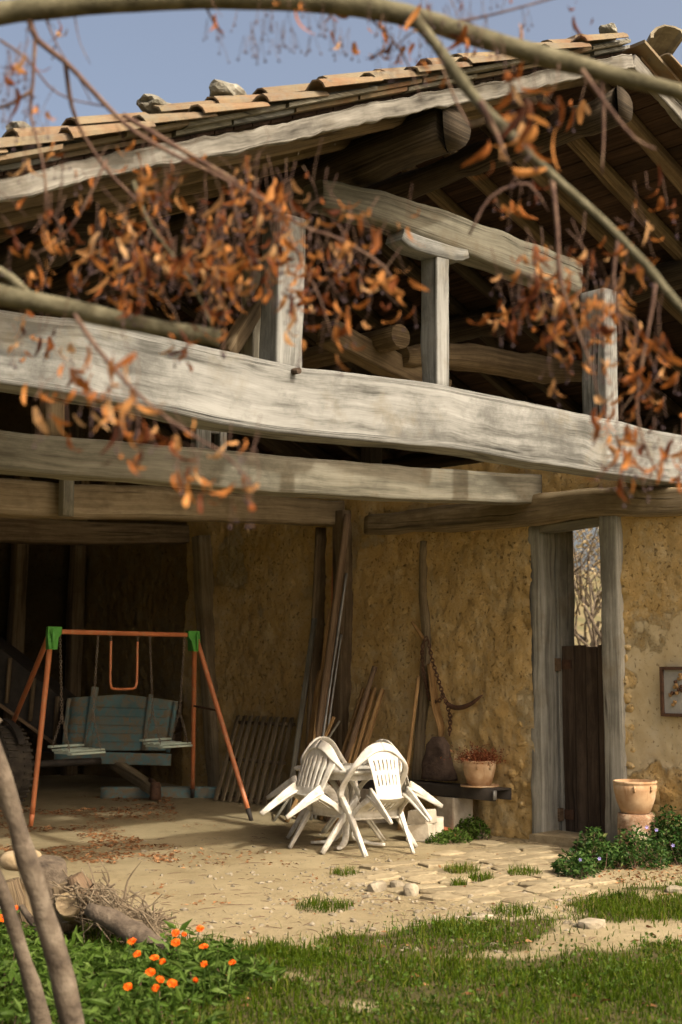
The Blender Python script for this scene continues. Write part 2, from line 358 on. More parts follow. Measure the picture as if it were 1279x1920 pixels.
def rock(name, c, size, mat, parent=None, seed=0, rot=0., sub=ICO, amp=.28, fr=1.1, smooth=False, boxy=.6):
    V, F = sub; V = np.sign(V)*np.abs(V)**boxy*.85
    V = V*(1+amp*fbm(V[:, 0]*fr+seed*3.7, V[:, 1]*fr, V[:, 2]*fr, 3, seed))[:, None]*np.asarray(size)
    c_, s_ = math.cos(rot), math.sin(rot); V = np.stack([V[:, 0]*c_-V[:, 1]*s_, V[:, 0]*s_+V[:, 1]*c_, V[:, 2]], 1)
    return mesh(name, V+np.asarray(c), F, mat, parent, None, smooth)
def chaindata(P, L=.032, r=.0035, wid=.011):
    P, _ = crom(P, [1.], L*.8); V, F = [], []
    for i in range(len(P)-1):
        c = (P[i]+P[i+1])/2; t = P[i+1]-P[i]; t /= np.linalg.norm(t)
        up = np.array([0, 0, 1.]) if abs(t[2]) < .9 else np.array([.8, -.6, 0]); b = np.cross(t, up); b /= np.linalg.norm(b); u = np.cross(b, t)
        w, q = (b, u) if i % 2 else (u, b); base = len(V)
        for j in range(8):
            a = j/8*2*np.pi; p = c+t*(L*.55*math.cos(a))+w*(wid*math.sin(a)); o = t*math.cos(a)+w*math.sin(a)
            for m in range(4): an = m/4*2*np.pi; V.append(p+o*(r*math.cos(an))+q*(r*math.sin(an)))
        for j in range(8):
            for m in range(4): F.append((base+j*4+m, base+j*4+(m+1) % 4, base+((j+1) % 8)*4+(m+1) % 4, base+((j+1) % 8)*4+m))
    return V, F
def inpoly(x, y, poly):
    ins = np.zeros(len(x), bool); n = len(poly)
    for i in range(n):
        x1, y1 = poly[i][:2]; x2, y2 = poly[(i+1) % n][:2]
        cnd = ((y1 > y) != (y2 > y)) & (x < (x2-x1)*(y-y1)/(y2-y1+1e-12)+x1); ins ^= cnd
    return ins
def leaves(C, size, wid, nrm=None, droop=0., tilt=1., seed=0):
    """leaf-sized folded diamonds at points C; returns V, F(tri), tint"""
    g = np.random.default_rng(seed); n = len(C); C = np.asarray(C, float)
    d = g.normal(size=(n, 3)); d[:, 2] = d[:, 2]*tilt-droop; d /= np.linalg.norm(d, axis=1)[:, None]
    s = g.normal(size=(n, 3)); s -= d*(s*d).sum(1)[:, None]; s /= np.linalg.norm(s, axis=1)[:, None]; nn = np.cross(d, s)
    L = (np.asarray(size)*g.uniform(.6, 1.25, n))[:, None]; Wd = L*wid
    p0 = C; p1 = C+d*L*.45+s*Wd*.5+nn*L*.08; p2 = C+d*L-nn*L*.12; p3 = C+d*L*.45-s*Wd*.5+nn*L*.08; pm = C+d*L*.5
    V = np.stack([p0, p1, p2, p3, pm], 1).reshape(-1, 3); b = np.arange(n)[:, None]*5
    F = np.concatenate([b+np.array([0, 1, 4]), b+np.array([1, 2, 4]), b+np.array([2, 3, 4]), b+np.array([3, 0, 4])], 0)
    return V, F, np.repeat(g.uniform(0, 1, n), 5)
def blades(x, y, h, seed=0, wid=.0045, lean=.5):
    g = np.random.default_rng(seed); n = len(x); z = gz(x, y)-.005; a = g.uniform(0, 2*np.pi, n); ln = np.abs(g.normal(0, lean, n))
    hx = np.stack([np.cos(a), np.sin(a), np.zeros(n)], 1); b = g.uniform(0, 2*np.pi, n); wx = np.stack([np.cos(b), np.sin(b), np.zeros(n)], 1)*wid
    B = np.stack([x, y, z], 1); H = np.asarray(h)[:, None]; up = np.array([0, 0, 1.])
    m = B+up*H*.55+hx*H*.25*ln[:, None]; t = B+up*H*(1-.25*np.minimum(ln, 1.5))[:, None]+hx*H*.8*ln[:, None]
    V = np.stack([B-wx, B+wx, m-wx*.8, m+wx*.8, t], 1).reshape(-1, 3); q = np.arange(n)[:, None]*5
    F = np.concatenate([q+np.array([0, 1, 3]), q+np.array([0, 3, 2]), q+np.array([2, 3, 4])], 0)
    return V, F, np.repeat(np.clip(g.beta(2, 2.6, n)+.12*vn(x*2, y*2), 0, 1), 5)

# ================================================================== SETTING
def axis(lo, hi, st, far):
    a = np.arange(lo, hi+1e-6, st); g = [0.]; d = st
    while g[-1] < far: d *= 1.28; g.append(g[-1]+d)
    g = np.array(g[1:]); return np.concatenate([lo-g[::-1], a, hi+g])
GRASS_POLYS = [[(-300, 1690), (100, 1690), (230, 1742), (330, 1765), (450, 1782), (600, 1780), (700, 1788), (800, 1792), (1000, 1788), (1150, 1784), (1279, 1764), (1500, 1750), (1700, 2400), (-700, 2400)],
    [(640, 1775), (700, 1752), (800, 1738), (900, 1726), (1060, 1722), (1078, 1745), (960, 1776), (800, 1790), (690, 1794)],
    [(1030, 1705), (1130, 1668), (1279, 1660), (1420, 1650), (1450, 1722), (1279, 1724), (1130, 1735), (1060, 1725)]]
GP = [[gp(*q) for q in pl] for pl in GRASS_POLYS]
FW2 = CAMP[:2]
def grassmask(x, y):
    x = np.asarray(x, float); y = np.asarray(y, float)
    jx = x+.34*fbm(x*2.2, y*2.2, 1, 4, 31); jy = y+.34*fbm(x*2.2, y*2.2, 5, 4, 37)
    m = np.zeros(x.shape, bool)
    for p in GP: m |= inpoly(jx.ravel(), jy.ravel(), p).reshape(x.shape)
    m |= (x*0.66+y*0.75 < -9.6)
    return m & ~(fbm(x*1.1+4, y*1.1, 2, 3, 12) > .42)
gx = axis(-10.5, 3., .07, 500.); gy = axis(-9., 8., .07, 500.)
XX, YY = np.meshgrid(gx, gy, indexing='ij'); ZZ = gz(XX, YY)
nx, ny = XX.shape
ii = (np.arange(nx-1)[:, None]*ny+np.arange(ny-1)[None, :]).ravel()
FF = np.stack([ii, ii+ny, ii+ny+1, ii+1], 1)
gmk = grassmask(XX, YY).astype(float)
far_ = np.hypot(XX, YY) > 30; gmk[far_] = 1
ground = mesh('ground', np.stack([XX, YY, ZZ], -1).reshape(-1, 3), FF, EARTH, smooth=True, attr={'grass': gmk})
tag(ground, 'sandy bare earth yard running into the barn', 'ground', kind='structure')

# far hillside seen through the doorway
hx = np.linspace(-160, 320, 60); hy = np.linspace(70, 260, 24); HX, HY = np.meshgrid(hx, hy, indexing='ij')
HZ = 26*sst(70, 190, HY)*(1+.4*fbm(HX*.012, HY*.012, 0, 4, 3))-1
hi = (np.arange(59)[:, None]*24+np.arange(23)[None, :]).ravel()
HILLM = simple('hillside', [(.07, .08, .035), (.16, .13, .07), (.22, .18, .12)], .12, .95, .3, .5, .1)
tag(mesh('hillside', np.stack([HX, HY, HZ], -1).reshape(-1, 3), np.stack([hi, hi+24, hi+25, hi+1], 1), HILLM, smooth=True), 'wooded hillside beyond the barn', 'hill', kind='structure')

# flagstones in front of the doorway, let into the earth
FLP = [gp(*q) for q in [(560, 1660), (700, 1625), (830, 1598), (960, 1572), (1050, 1578), (1075, 1620), (1150, 1655), (1060, 1690), (930, 1712), (820, 1708), (740, 1690), (640, 1690)]]
nst = 0
for i in range(12):
    for j in range(14):
        cx = -3.0+i*.31+(j % 2)*.15+random.uniform(-.04, .04); cy = -2.7+j*.23+random.uniform(-.025, .025)
        if not inpoly(np.array([cx]), np.array([cy]), FLP)[0] or random.random() < .1 or cx > -.05: continue
        a, b = random.uniform(.14, .185), random.uniform(.1, .135); m = random.randint(7, 9); ro = random.uniform(-.2, .2)
        ring = []
        for q in range(m):
            t = 2*np.pi*(q+random.uniform(-.25, .25))/m; ca, sa = math.cos(t), math.sin(t)
            ca = np.sign(ca)*abs(ca)**.6; sa = np.sign(sa)*abs(sa)**.6; k = random.uniform(.85, 1.1)
            ring.append((a*ca*k*math.cos(ro)-b*sa*k*math.sin(ro), a*ca*k*math.sin(ro)+b*sa*k*math.cos(ro)))
        zt = float(gz(cx, cy)); tx, ty = random.uniform(-.04, .04), random.uniform(-.04, .04); hgt = random.uniform(.006, .022)
        V = [(cx+u, cy+v, zt-.04) for u, v in ring]+[(cx+u*.98, cy+v*.98, zt+hgt-.008+u*tx+v*ty) for u, v in ring]+[(cx+u*.86, cy+v*.86, zt+hgt+u*tx+v*ty) for u, v in ring]+[(cx, cy, zt+hgt+random.uniform(-.003, .005))]
        F = []
        for l in (0, 1):
            for q in range(m): F.append((l*m+q, l*m+(q+1) % m, (l+1)*m+(q+1) % m, (l+1)*m+q))
        for q in range(m): F.append((2*m+q, 2*m+(q+1) % m, 3*m))
        mesh('flagstone', V, F, FLAG, ground); nst += 1

# ================================================================== BARN
barn = empty('barn', (-1.67, -1.75, 0), 'old open-fronted timber barn with mud walls and a clay tiled roof', 'barn')
SR, ZR, SL, TV = -1.67, 6.31, .428, -2.55
YB = 8.2
def roofz(x): return ZR-SL*abs(x-SR)
def edge_beam(name, Y, rows, hw, mat, ext=None, jit=.008):
    P, hh = [], []
    for x, a, b in rows:
        p, q = on_y(x, a, Y), on_y(x, b, Y); c = (p+q)/2; c[1] = Y+hw; P.append(c); hh.append((p[2]-q[2])/2)
    if ext is not None: P.insert(0, np.array([ext, Y+hw, P[0][2]])); hh.insert(0, hh[0])
    return P, hh
P, hh = edge_beam('b', -1.75, [(0, 578, 718), (150, 596, 742), (300, 628, 770), (420, 655, 797), (560, 686, 815), (700, 703, 829), (850, 725, 842), (1000, 756, 868), (1150, 786, 890), (1279, 815, 908)], .13, None, -9.4)
P.append(P[-1]+np.array([4.3, 0, .02])); hh.append(.21)
b1 = beam('tie_beam', P, .13, hh, WPALE, barn, .006, .09, n=24, sq=.12); tag(b1, 'broad pale sunlit front tie beam')
P, hh = edge_beam('b', -.2, [(0, 805, 880), (250, 829, 900), (500, 850, 922), (750, 872, 936), (1020, 890, 945)], .12, None, -9.4)
b2 = beam('tie_beam', P, .12, hh, WGREY, barn, .008, .1, n=20, sq=.16)
P, hh = edge_beam('b', 2.63, [(0, 895, 965), (300, 912, 972), (655, 940, 985)], .12, None, -9.4)
beam('tie_beam', P, .12, hh, WMID, barn, .012, .1)
P, hh = edge_beam('b', 5.57, [(0, 965, 1015), (365, 985, 1018)], .12, None, -9.4)
beam('tie_beam', P, .12, hh, WBROWN, barn, .008, .12)
# collar beam, bolster, gable posts
P, hh = edge_beam('b', -1.75, [(608, 332, 388), (700, 348, 412), (800, 378, 447), (880, 404, 478), (1000, 448, 524), (1095, 486, 556)], .12, None)
beam('collar_beam', P, .11, np.array(hh)*.92, WCOLLAR, barn, .012, .07, sq=.3)
a, b = on_y(760, 437, -1.77), on_y(884, 474, -1.77)
a[1] = b[1] = -1.66; beam('bolster', [a+[0, 0, .0], a*.8+b*.2-[0, 0, .03], a*.2+b*.8-[0, 0, .03], b-[0, 0, .0]], [.085, .085, .085, .085], [.045, .06, .055, .035], WPALE, barn, .006, .05, sq=.16)
def gpost(x, ytop, ybot, h, mat, Y=-1.75, hy=None, top=None, lean=0.):
    p, q = on_y(x, ytop, Y), on_y(x, ybot, Y); hy = hy or h
    cx = q[0]+h
    return beam('post', [(cx, Y+hy+.012, q[2]-.04), (cx+lean*.5, Y+hy+.012, (p[2]+q[2])/2), (cx+lean, Y+hy+.012, p[2] if top is None else top)], h, hy, mat, barn, .007, .1, up=(0, 1, 0), sq=.14)
gpost(521, 395, 690, .115, WPALE, hy=.1, lean=.02); gpost(822, 462, 722, .068, WPALE, hy=.085, lean=.01); gpost(1140, 540, 788, .085, WPALE, hy=.13)
gpost(475, 480, 700, .07, WGREY, Y=-1.3)
for x in (-7.4,): beam('post', [(x, -1.6, 3.5), (x, -1.6, roofz(x)-.2)], .09, .09, WGREY, barn, .006, .2, up=(0, 1, 0))
# brace behind the first post
a, b = on_y(425, 665, -1.3), on_y(470, 590, -1.3); beam('brace', [a, b, b+(b-a)*1.5], .07, .05, WBROWN, barn, .006, .1)
p = on_y(552, 695, -1.76); loft('peg', [p+[0, .05, 0], p-[0, .05, .008]], [.022], WDARK, barn, n=8)
# trusses inside
for Y in (2.75, 5.69):
    for x, r in ((SR, .1), (-3.7, .09), (-5.7, .09), (.5, .09)): beam('post', [(x, Y, 3.35), (x, Y, roofz(x)-.3)], r, r, WBLACK, barn, .008, .25, up=(0, 1, 0))
    for sg in (-1, 1): beam('principal_rafter', [(SR, Y, ZR-.42), (SR+sg*5.4, Y, roofz(SR+sg*5.4)-.3)], .09, .11, WBLACK, barn, .01, .3)
# short pale studs standing on the second tie beam
for x0 in (391, 428):
    p = on_y(x0, 845, -.2); beam('stud', [(p[0], -.1, p[2]-.02), (p[0], -.1, p[2]+.55)], .035 if x0 > 400 else .07, .04, WPALE, barn, .004, .2, up=(0, 1, 0))
p = on_y(410, 810, -.2); box('stud_rail', (p[0], -.1, p[2]+.03), (.1, .03, .03), WPALE, barn)
p = on_y(110, 810, -.2); beam('stud', [(p[0], -.1, p[2]-.02), (p[0], -.1, p[2]+.55)], .08, .05, WBROWN, barn, .004, .2, up=(0, 1, 0))
p = on_y(112, 900, 2.63); beam('stud', [(p[0], 2.5, p[2]-.35), (p[0], 2.5, p[2]+.3)], .06, .05, WGREY, barn, .004, .2, up=(0, 1, 0))
# bulging log and struts in the second frame
a, b = on_y(755, 668, .15), on_y(1120, 690, .15)
loft('cross_log', [a, a*.7+b*.3+[0, 0, .03], a*.3+b*.7-[0, 0, .05], b+[.3, 0, .02]], [.1, .14, .13, .11], WBROWN, barn, jit=.02, n=14)
a, b = on_y(610, 622, .25), on_y(830, 735, .25); beam('strut', [a, b], .1, .11, WBROWN, barn, .012, .1)
a = on_y(752, 630, -.1); loft('purlin_stub', [a, a+np.array([0, 2.2, 0])], [.11], WBROWN, barn, jit=.01, n=12)
# purlins (round logs) and ridge pole
for x, z, r, lab in ((SR-.05, 5.90, .13, None), (-3.62, 5.235, .175, 'cracked round purlin end under the verge'), (-5.95, 4.22, .14, 'in'), (.45, 5.2, .15, None), (2.6, 4.25, .14, None)):
    y0_ = TV+.09+(.75 if lab == 'in' else 0); o = loft('purlin', [(x, y0_, z), (x+.03, y0_+.3, z-.0), (x-.02, 1, z-.02), (x+.04, 4.5, z+.02), (x, YB, z)], [r*1.08, r*.97, r, r*.9, r*.95], WBLACK, barn, jit=.03, n=16, step=.2)
    if lab and lab != 'in': tag(o, lab)
# rafters
Yr = -2.12
while Yr < YB:
    for sg in (-1, 1):
        w = random.uniform(.045, .062); d = random.uniform(-.03, .03)
        xe = SR+sg*6.1; beam('rafter', [(SR+sg*.03, Yr+d, ZR-.065), (SR+sg*3+.0, Yr-d, roofz(SR+sg*3)-.07), (xe, Yr, roofz(xe)-.065)], w, .058, WBROWN if Yr < .2 else WBLACK, barn, .012, .4, sq=.4, n=12)
    Yr += .56
# verge rafters: pale, cracked, weathered
for sg in (-1, 1):
    xs = np.linspace(.0, 6.1, 9)
    P = [(SR+sg*x, TV, ZR-.07-SL*x+.012*math.sin(3.1*x)) for x in xs]
    tag(beam('verge_rafter', P, .03, .056, WVERGE, barn, .012, .045, sq=.22, n=24, fr=11.), 'pale weathered edge rafter')
# roof boards
for sg in (-1, 1):
    x = .06
    while x < 6.05:
        w = random.uniform(.13, .19); xc = SR+sg*(x+w/2); g = random.uniform(.004, .014)
        c = np.array([xc, 0, roofz(xc)+.014+random.uniform(0, .004)]); hw = (w-g)/2
        V = []
        for Y in (TV+.03, YB):
            for u, v in ((-1, -1), (1, -1), (1, 1), (-1, 1)):
                V.append((c[0]+u*hw, Y, c[2]-SL*sg*u*hw+v*.011))
        F = [(0, 1, 2, 3), (4, 7, 6, 5), (0, 4, 5, 1), (1, 5, 6, 2), (2, 6, 7, 3), (3, 7, 4, 0)]
        U = []
        for f in F: U += [(V[q][1], V[q][0]+V[q][2]) for q in f]
        mesh('roof_board', V, F, WBOARD, barn, U); x += w
# thin slabs bedded under the verge tiles
for sg in (-1, 1):
    for lay, (z0, th, y0) in enumerate(((.028, .026, TV-.03), (.062, .026, TV-.10), (.094, .02, TV-.05))):
        x = random.uniform(-.05, .1)+.05
        while x < 6.2:
            w = random.uniform(.3, .75); xc = x+w/2; zc = ZR-SL*xc+z0+th/2+random.uniform(-.004, .004); yo = y0+random.uniform(-.03, .03)
            an = math.atan(SL)*sg
            V = []
            for u, Y, v in [(u, Y, v) for Y in (yo, TV+.35) for u, v in ((-1, -1), (1, -1), (1, 1), (-1, 1))]:
                V.append((SR+sg*(xc+u*(w/2-.006)), Y, zc-SL*u*(w/2-.006)+v*th/2))
            F = [(0, 1, 2, 3), (4, 7, 6, 5), (0, 4, 5, 1), (1, 5, 6, 2), (2, 6, 7, 3), (3, 7, 4, 0)]
            U = []
            for f in F: U += [(V[q][0], V[q][1]+V[q][2]*3) for q in f]
            mesh('verge_slab', V, F, random.choice([WGREY, TILE, WPALE]) if lay != 1 else random.choice([TILE, WGREY]), barn, U); x += w
# barrel tiles
def tile_mesh(L=.52, r0=.098, r1=.078, th=.016, n=6):
    V, F = [], []
    for i, (x, r) in enumerate(((0, r0), (L, r1))):
        for k in (0, 1):
            for j in range(n+1):
                a = np.pi*j/n; q = r-k*th; V.append((x, q*math.cos(a), q*math.sin(a)*.66))
    m = n+1
    for j in range(n):
        F += [(j, j+1, 2*m+j+1, 2*m+j), (m+j+1, m+j, 3*m+j, 3*m+j+1), (j+1, j, m+j, m+j+1), (2*m+j, 2*m+j+1, 3*m+j+1, 3*m+j)]
    F += [(0, 2*m, 3*m, m), (n, m+n, 3*m+n, 2*m+n)]
    return np.array(V), F
TVv, TFf = tile_mesh()
tmeshes = []
for q in range(5):
    V = TVv.copy(); V = V+.007*np.stack([vn(V[:, 0]*7+q*9, V[:, 1]*20, V[:, 2]*20+k*7) for k in range(3)], 1)
    me = bpy.data.meshes.new('tile'); me.from_pydata(V.tolist(), [], TFf); me.materials.append(TILE)
    me.polygons.foreach_set('use_smooth', np.full(len(me.polygons), False)); tmeshes.append(me)
restV, restF = [], []
def place_tile(sg, xlow, Y, dz, single, jr=.04):
    an = math.atan(SL)-.045
    ux = Vector((-sg*math.cos(an), random.uniform(-jr, jr), math.sin(an))).normalized()
    uy = Vector((0, 1, 0)); uz = ux.cross(uy)
    if uz.z < 0: uz = -uz
    uy = uz.cross(ux); rl = random.uniform(-.07, .07) if single else 0
    M3 = Matrix((ux, uy*math.cos(rl)+uz*math.sin(rl), uz*math.cos(rl)-uy*math.sin(rl))).transposed()
    loc = Vector((SR+sg*xlow, Y, ZR-SL*xlow+dz))
    if single:
        o = bpy.data.objects.new('tile', random.choice(tmeshes)); COL.objects.link(o); o.parent = barn
        o.matrix_parent_inverse = Matrix.Translation(-barn.location); o.matrix_basis = Matrix.Translation(loc) @ M3.to_4x4(); return o
    b = len(restV)*len(TVv); restV.append(TVv@np.array(M3).T+np.array(loc)); restF.extend([tuple(b+i for i in f) for f in TFf])
for sg in (-1, 1):
    for row in range(15):
        xl = 6.25-row*.425
        if xl < .3: break
        for col in range(54):
            Y = TV-.05+col*.2
            if col == 0: place_tile(sg, xl+random.uniform(-.03, .03), Y-.03+random.uniform(-.02, .02), .112+random.uniform(-.014, .016), True, .07)
            elif col == 1: place_tile(sg, xl+.2+random.uniform(-.07, .07), Y-.03+random.uniform(-.02, .02), .18+random.uniform(-.02, .02), True, .08)
            else:
                place_tile(sg, xl, Y, .19, False)
o = mesh('roof_tiles', np.concatenate(restV), restF, TILE, barn); tag(o, kind='stuff')
# ridge caps
for q, Y in enumerate(np.arange(TV+.1, YB, .42)):
    o = bpy.data.objects.new('ridge_tile', tmeshes[q % 5]); COL.objects.link(o); o.parent = barn; o.matrix_parent_inverse = Matrix.Translation(-barn.location)
    if q == 0:
        o.data = tmeshes[0].copy(); o.data.materials[0] = simple('lichened_tile', [(.1, .085, .06), (.19, .165, .12), (.28, .25, .18)], 8, .95, .6, .02, .1)
        o.matrix_basis = Matrix.Translation((SR+.28, TV-.16, ZR+.16)) @ Euler((R(-14), R(16), R(62))).to_matrix().to_4x4() @ Matrix.Diagonal((1.0, 1.7, 1.75, 1))
    else: o.matrix_basis = Matrix.Translation((SR, Y-.1, ZR+.2)) @ Euler((0, R(-3), R(90))).to_matrix().to_4x4() @ Matrix.Diagonal((1, 1.6, 1.5, 1))
# loose stones weighing the tiles down: separate things
for n_, (px, py, w, lab, m) in enumerate(((292, 186, .17, 'yellow lichened stone lying on the roof tiles, second from the left', None), (425, 165, .19, 'pale grey stone lying on the roof tiles left of centre', None), (40, 222, .12, 'lichened stone at the far left end of the roof edge', None), (1138, 20, .13, 'rough grey stone on the roof beside the big ridge tile', None))):
    p = on_y(px, py+14, TV+.16); w *= .7; p[2] = roofz(p[0])+.24+w*.12; rock('roof_stone', p, (w*1.15, w*.8, w*.45), simple('lichen_rock%d' % n_, [(.11, .1, .08), (.2, .19, .155), ((.34, .26, .04) if n_ in (0, 2) else (.3, .29, .25))], 9, .95, .6, .02, .1), None, n_, .4, ICO3, .55, 1.5, False, .75); o = bpy.context.scene.collection.objects[-1]
    tag(o, lab, 'stone', 'stones on the roof')

# ---- mud partition wall with the doorway (plane x = 0, faces -X)
DL, DR_, DT = -.17, -.93, 2.96                       # door opening in Y and its head
wy = np.arange(-2.2, YB+.01, .03); wz = np.arange(-.1, 3.62, .03); WY, WZ = np.meshgrid(wy, wz, indexing='ij')
base = .06*fbm(WY*1.1, WZ*1.1, 3, 4, 21)+.022*fbm(WY*5, WZ*5, 3, 4, 22)
ridge = 1-np.abs(vn(WY*6+.6*vn(WY*9, WZ*9), WZ*6+.6*vn(WY*9, WZ*9, 4), 0, 61)); base = base-.03*np.clip(ridge-.86, 0, 1)/.14*sst(-.1, .25, fbm(WY*.9, WZ*.9, 7, 2, 62))
cell = np.abs(vn(WY*7, WZ*8, 0, 44))*.5
plaster = sst(-1.02, -1.25, WY+.25*fbm(WY*4, WZ*4, 0, 4, 2))*sst(.5, .75, WZ+.3*fbm(WY*4, WZ*4, 0, 4, 3))*sst(3.1, 1.3, WZ+1.2*fbm(WY*2, WZ*2, 0, 4, 8))
plaster = np.maximum(plaster, .55*sst(.2, .5, fbm(WY*1.3, WZ*1.3, 9, 3, 77)))
lowst = sst(1.3, .3, WZ+.4*vn(WY*2, 0, 0, 5))
edge = sst(.3, .05, np.minimum(np.abs(WY-.03), np.abs(WY+1.08)))
disp = base*(1-.65*plaster)+.05*cell*np.maximum(lowst, edge*.8)*(1-.5*plaster)+.03*plaster*0+.018*fbm(WY*13, WZ*13, 0, 3, 90)*(1-.8*plaster)
disp = disp+.03
V = np.stack([-disp, WY, WZ], -1).reshape(-1, 3); m_, n_ = WY.shape
ii = (np.arange(m_-1)[:, None]*n_+np.arange(n_-1)[None, :]).ravel()
cy_ = (WY[:-1, :-1]+.015).ravel(); cz_ = (WZ[:-1, :-1]+.015).ravel()
keep = ~((cy_ < DL+.1) & (cy_ > DR_-.12) & (cz_ < DT)) & ~((cz_ > 3.1) & (cy_ < -1.42))
F = np.stack([ii, ii+1, ii+n_+1, ii+n_], 1)[keep]
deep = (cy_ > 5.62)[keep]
wall = mesh('wall', V, F[~deep], MUD, barn, smooth=True, attr={'plaster': plaster}); mesh('wall', V, F[deep], MUDSHADE, barn, smooth=True, attr={'plaster': plaster*0}); tag(wall, 'crumbling ochre mud wall with the doorway')  # deep stretch takes the mud copy darkened to stand in for shade
def core(n, x0, x1, y0, y1, z0, z1, mt=MUD):
    c = ((x0+x1)/2, (y0+y1)/2, (z0+z1)/2); V = [(x, y, z) for x in (x0, x1) for y in (y0, y1) for z in (z0, z1)]
    return mesh(n, V, [(0, 1, 3, 2), (4, 6, 7, 5), (0, 4, 5, 1), (2, 3, 7, 6), (0, 2, 6, 4), (1, 5, 7, 3)], mt, barn)
core('wall_core', .05, .46, DL+.12, YB, -.2, 3.55); core('wall_core', .05, .46, -2.18, DR_-.12, -.2, 3.08); core('wall_core', .05, .46, DR_-.12, DL+.12, DT+.02, 3.55)
core('back_wall', -9.6, 4.4, YB, YB+.35, -.2, 6.3, MUDD); core('side_wall', -9.6, -9.25, 2.4, YB, -.2, 3.4, MUDD); mesh('sun_block_wall', [(x, y, z) for y in (-2.6, -2.3) for x, z in ((.46, -.2), (4.4, -.2), (4.4, roofz(4.4)-.15), (.46, roofz(.46)-.15))], [(0, 1, 2, 3), (4, 7, 6, 5), (0, 4, 5, 1), (1, 5, 6, 2), (2, 6, 7, 3), (3, 7, 4, 0)], MUD, barn)  # the right-bay wall is unseen, added to block sun behind the doorway
# exposed stones at the jamb edge and the foot of the wall
k = 0
for q in range(46):
    if q < 16: y, z = DR_-.21+random.uniform(-.05, .03), .15+q*.15+random.uniform(-.04, .04); s = random.uniform(.05, .085)
    elif q < 22: y, z = random.uniform(-2.0, -1.2), random.uniform(.05, .62); s = random.uniform(.07, .13)
    elif q < 36: y, z = random.uniform(.1, 2.5), random.uniform(.3, 1.3); s = random.uniform(.035, .08)
    else: y, z = DL+.24+random.uniform(-.03, .05), .3+(q-36)*.19; s = random.uniform(.03, .06)
    rock('wall_stone', (-.02, y, z), (s*.55, s*random.uniform(.7, 1.4), s*random.uniform(.6, 1.1)), MUD, wall, q, 0, ICO3, .5, 1.5, True, .9)
# wall plate log over the door, door posts, head board
beam('wall_plate', [(-.02, 2.2, 3.12), (-.03, 1.1, 3.09), (-.04, -.06, 3.075), (-.03, -.9, 3.09), (-.02, -1.5, 3.03), (-.02, -2.2, 3.0)], [.1, .11, .12, .12, .11, .1], [.1, .13, .14, .14, .13, .12], WMID, barn, .018, .1, sq=.35)
dl = beam('door_post', [(.08, DL+.075, -.05), (.09, DL+.085, 1.2), (.08, DL+.07, 2.93)], [.13, .12, .12], [.075, .07, .072], WJAMB, barn, .012, .1, up=(0, 1, 0), sq=.2)
beam('door_post', [(.36, DL+.085, -.05), (.36, DL+.095, 1.3), (.35, DL+.085, 2.93)], [.13, .13, .13], [.09, .09, .09], WJAMB, barn, .008, .12, up=(0, 1, 0), sq=.2)
beam('door_post', [(.0, DR_-.11, -.05), (.02, DR_-.1, 1.2), (.0, DR_-.1, 2.98)], [.12, .12, .11], [.115, .105, .105], WJAMB, barn, .014, .1, up=(0, 1, 0), sq=.2)
beam('door_head', [(.06, DL+.0, 2.9), (.06, DR_+.0, 2.93)], .1, .035, WGREY, barn, .006, .1)
gate = mesh('gate', *(lambda a, b: ([(.3, a, .42), (.3, b, .42), (.3, b, .5), (.3, a, .5), (.34, a, .42), (.34, b, .42), (.34, b, .5), (.34, a, .5)], [(0, 1, 2, 3), (4, 7, 6, 5), (0, 4, 5, 1), (2, 6, 7, 3), (1, 5, 6, 2), (0, 3, 7, 4)]))(DL+.02, DR_+.02), WDARK, barn); tag(gate, 'dark brown plank half-door')
yy = DL+.02
while yy > DR_+.03:
    w = min(random.uniform(.13, .18), yy-DR_-.005); box('plank', (.283, yy-w/2, .93), (.86+random.uniform(-.015, .015), w/2-.003, .013), WDARK, gate, rot=(0, R(90), 0)); yy -= w
for z in (1.62, .22): box('hinge', (.262, DL-.06, z), (.006, .055, .045), RUSTM, gate); box('hinge_block', (.2, DL+.0, z), (.03, .02, .06), WRUST, gate)
box('threshold', (-.02, (DL+DR_)/2, .025), (.2, .42, .05), FLAG, barn, jit=.02)
# post at the end of the third beam, post at the end of the fourth
p = on_x(655, 950, -.02); beam('post', [(-.1, p[1]+.05, 0), (-.06, p[1]+.05, 3.3)], .09, .09, WBROWN, barn, .01, .15, up=(0, 1, 0))
p = on_x(380, 1000, -.1); beam('post', [(.0, p[1]-.25, .0), (-.05, p[1]-.1, 1.7), (-.12, p[1], 3.2)], .1, .09, WMID, barn, .01, .15, up=(0, 1, 0))
# faint posts against the back wall
for px in (140, 190, 30): p = on_y(px, 1100, 7.9); beam('post', [(p[0], 7.95, 0), (p[0]+.1, 7.95, 4.5)], .09, .09, WBROWN, barn, .01, .3, up=(0, 1, 0))
# old post buried in the mud wall
Q = [on_x(*q) for q in ((797, 1015, -.03), (793, 1100, -.05), (800, 1190, -.05), (795, 1290, -.06), (785, 1440, -.08), (785, 1480, -.08))]
beam('wall_post', Q, [.04, .035, .04, .05, .065, .07], .04, WMID, barn, .012, .1, up=(1, 0, 0), sq=.5)

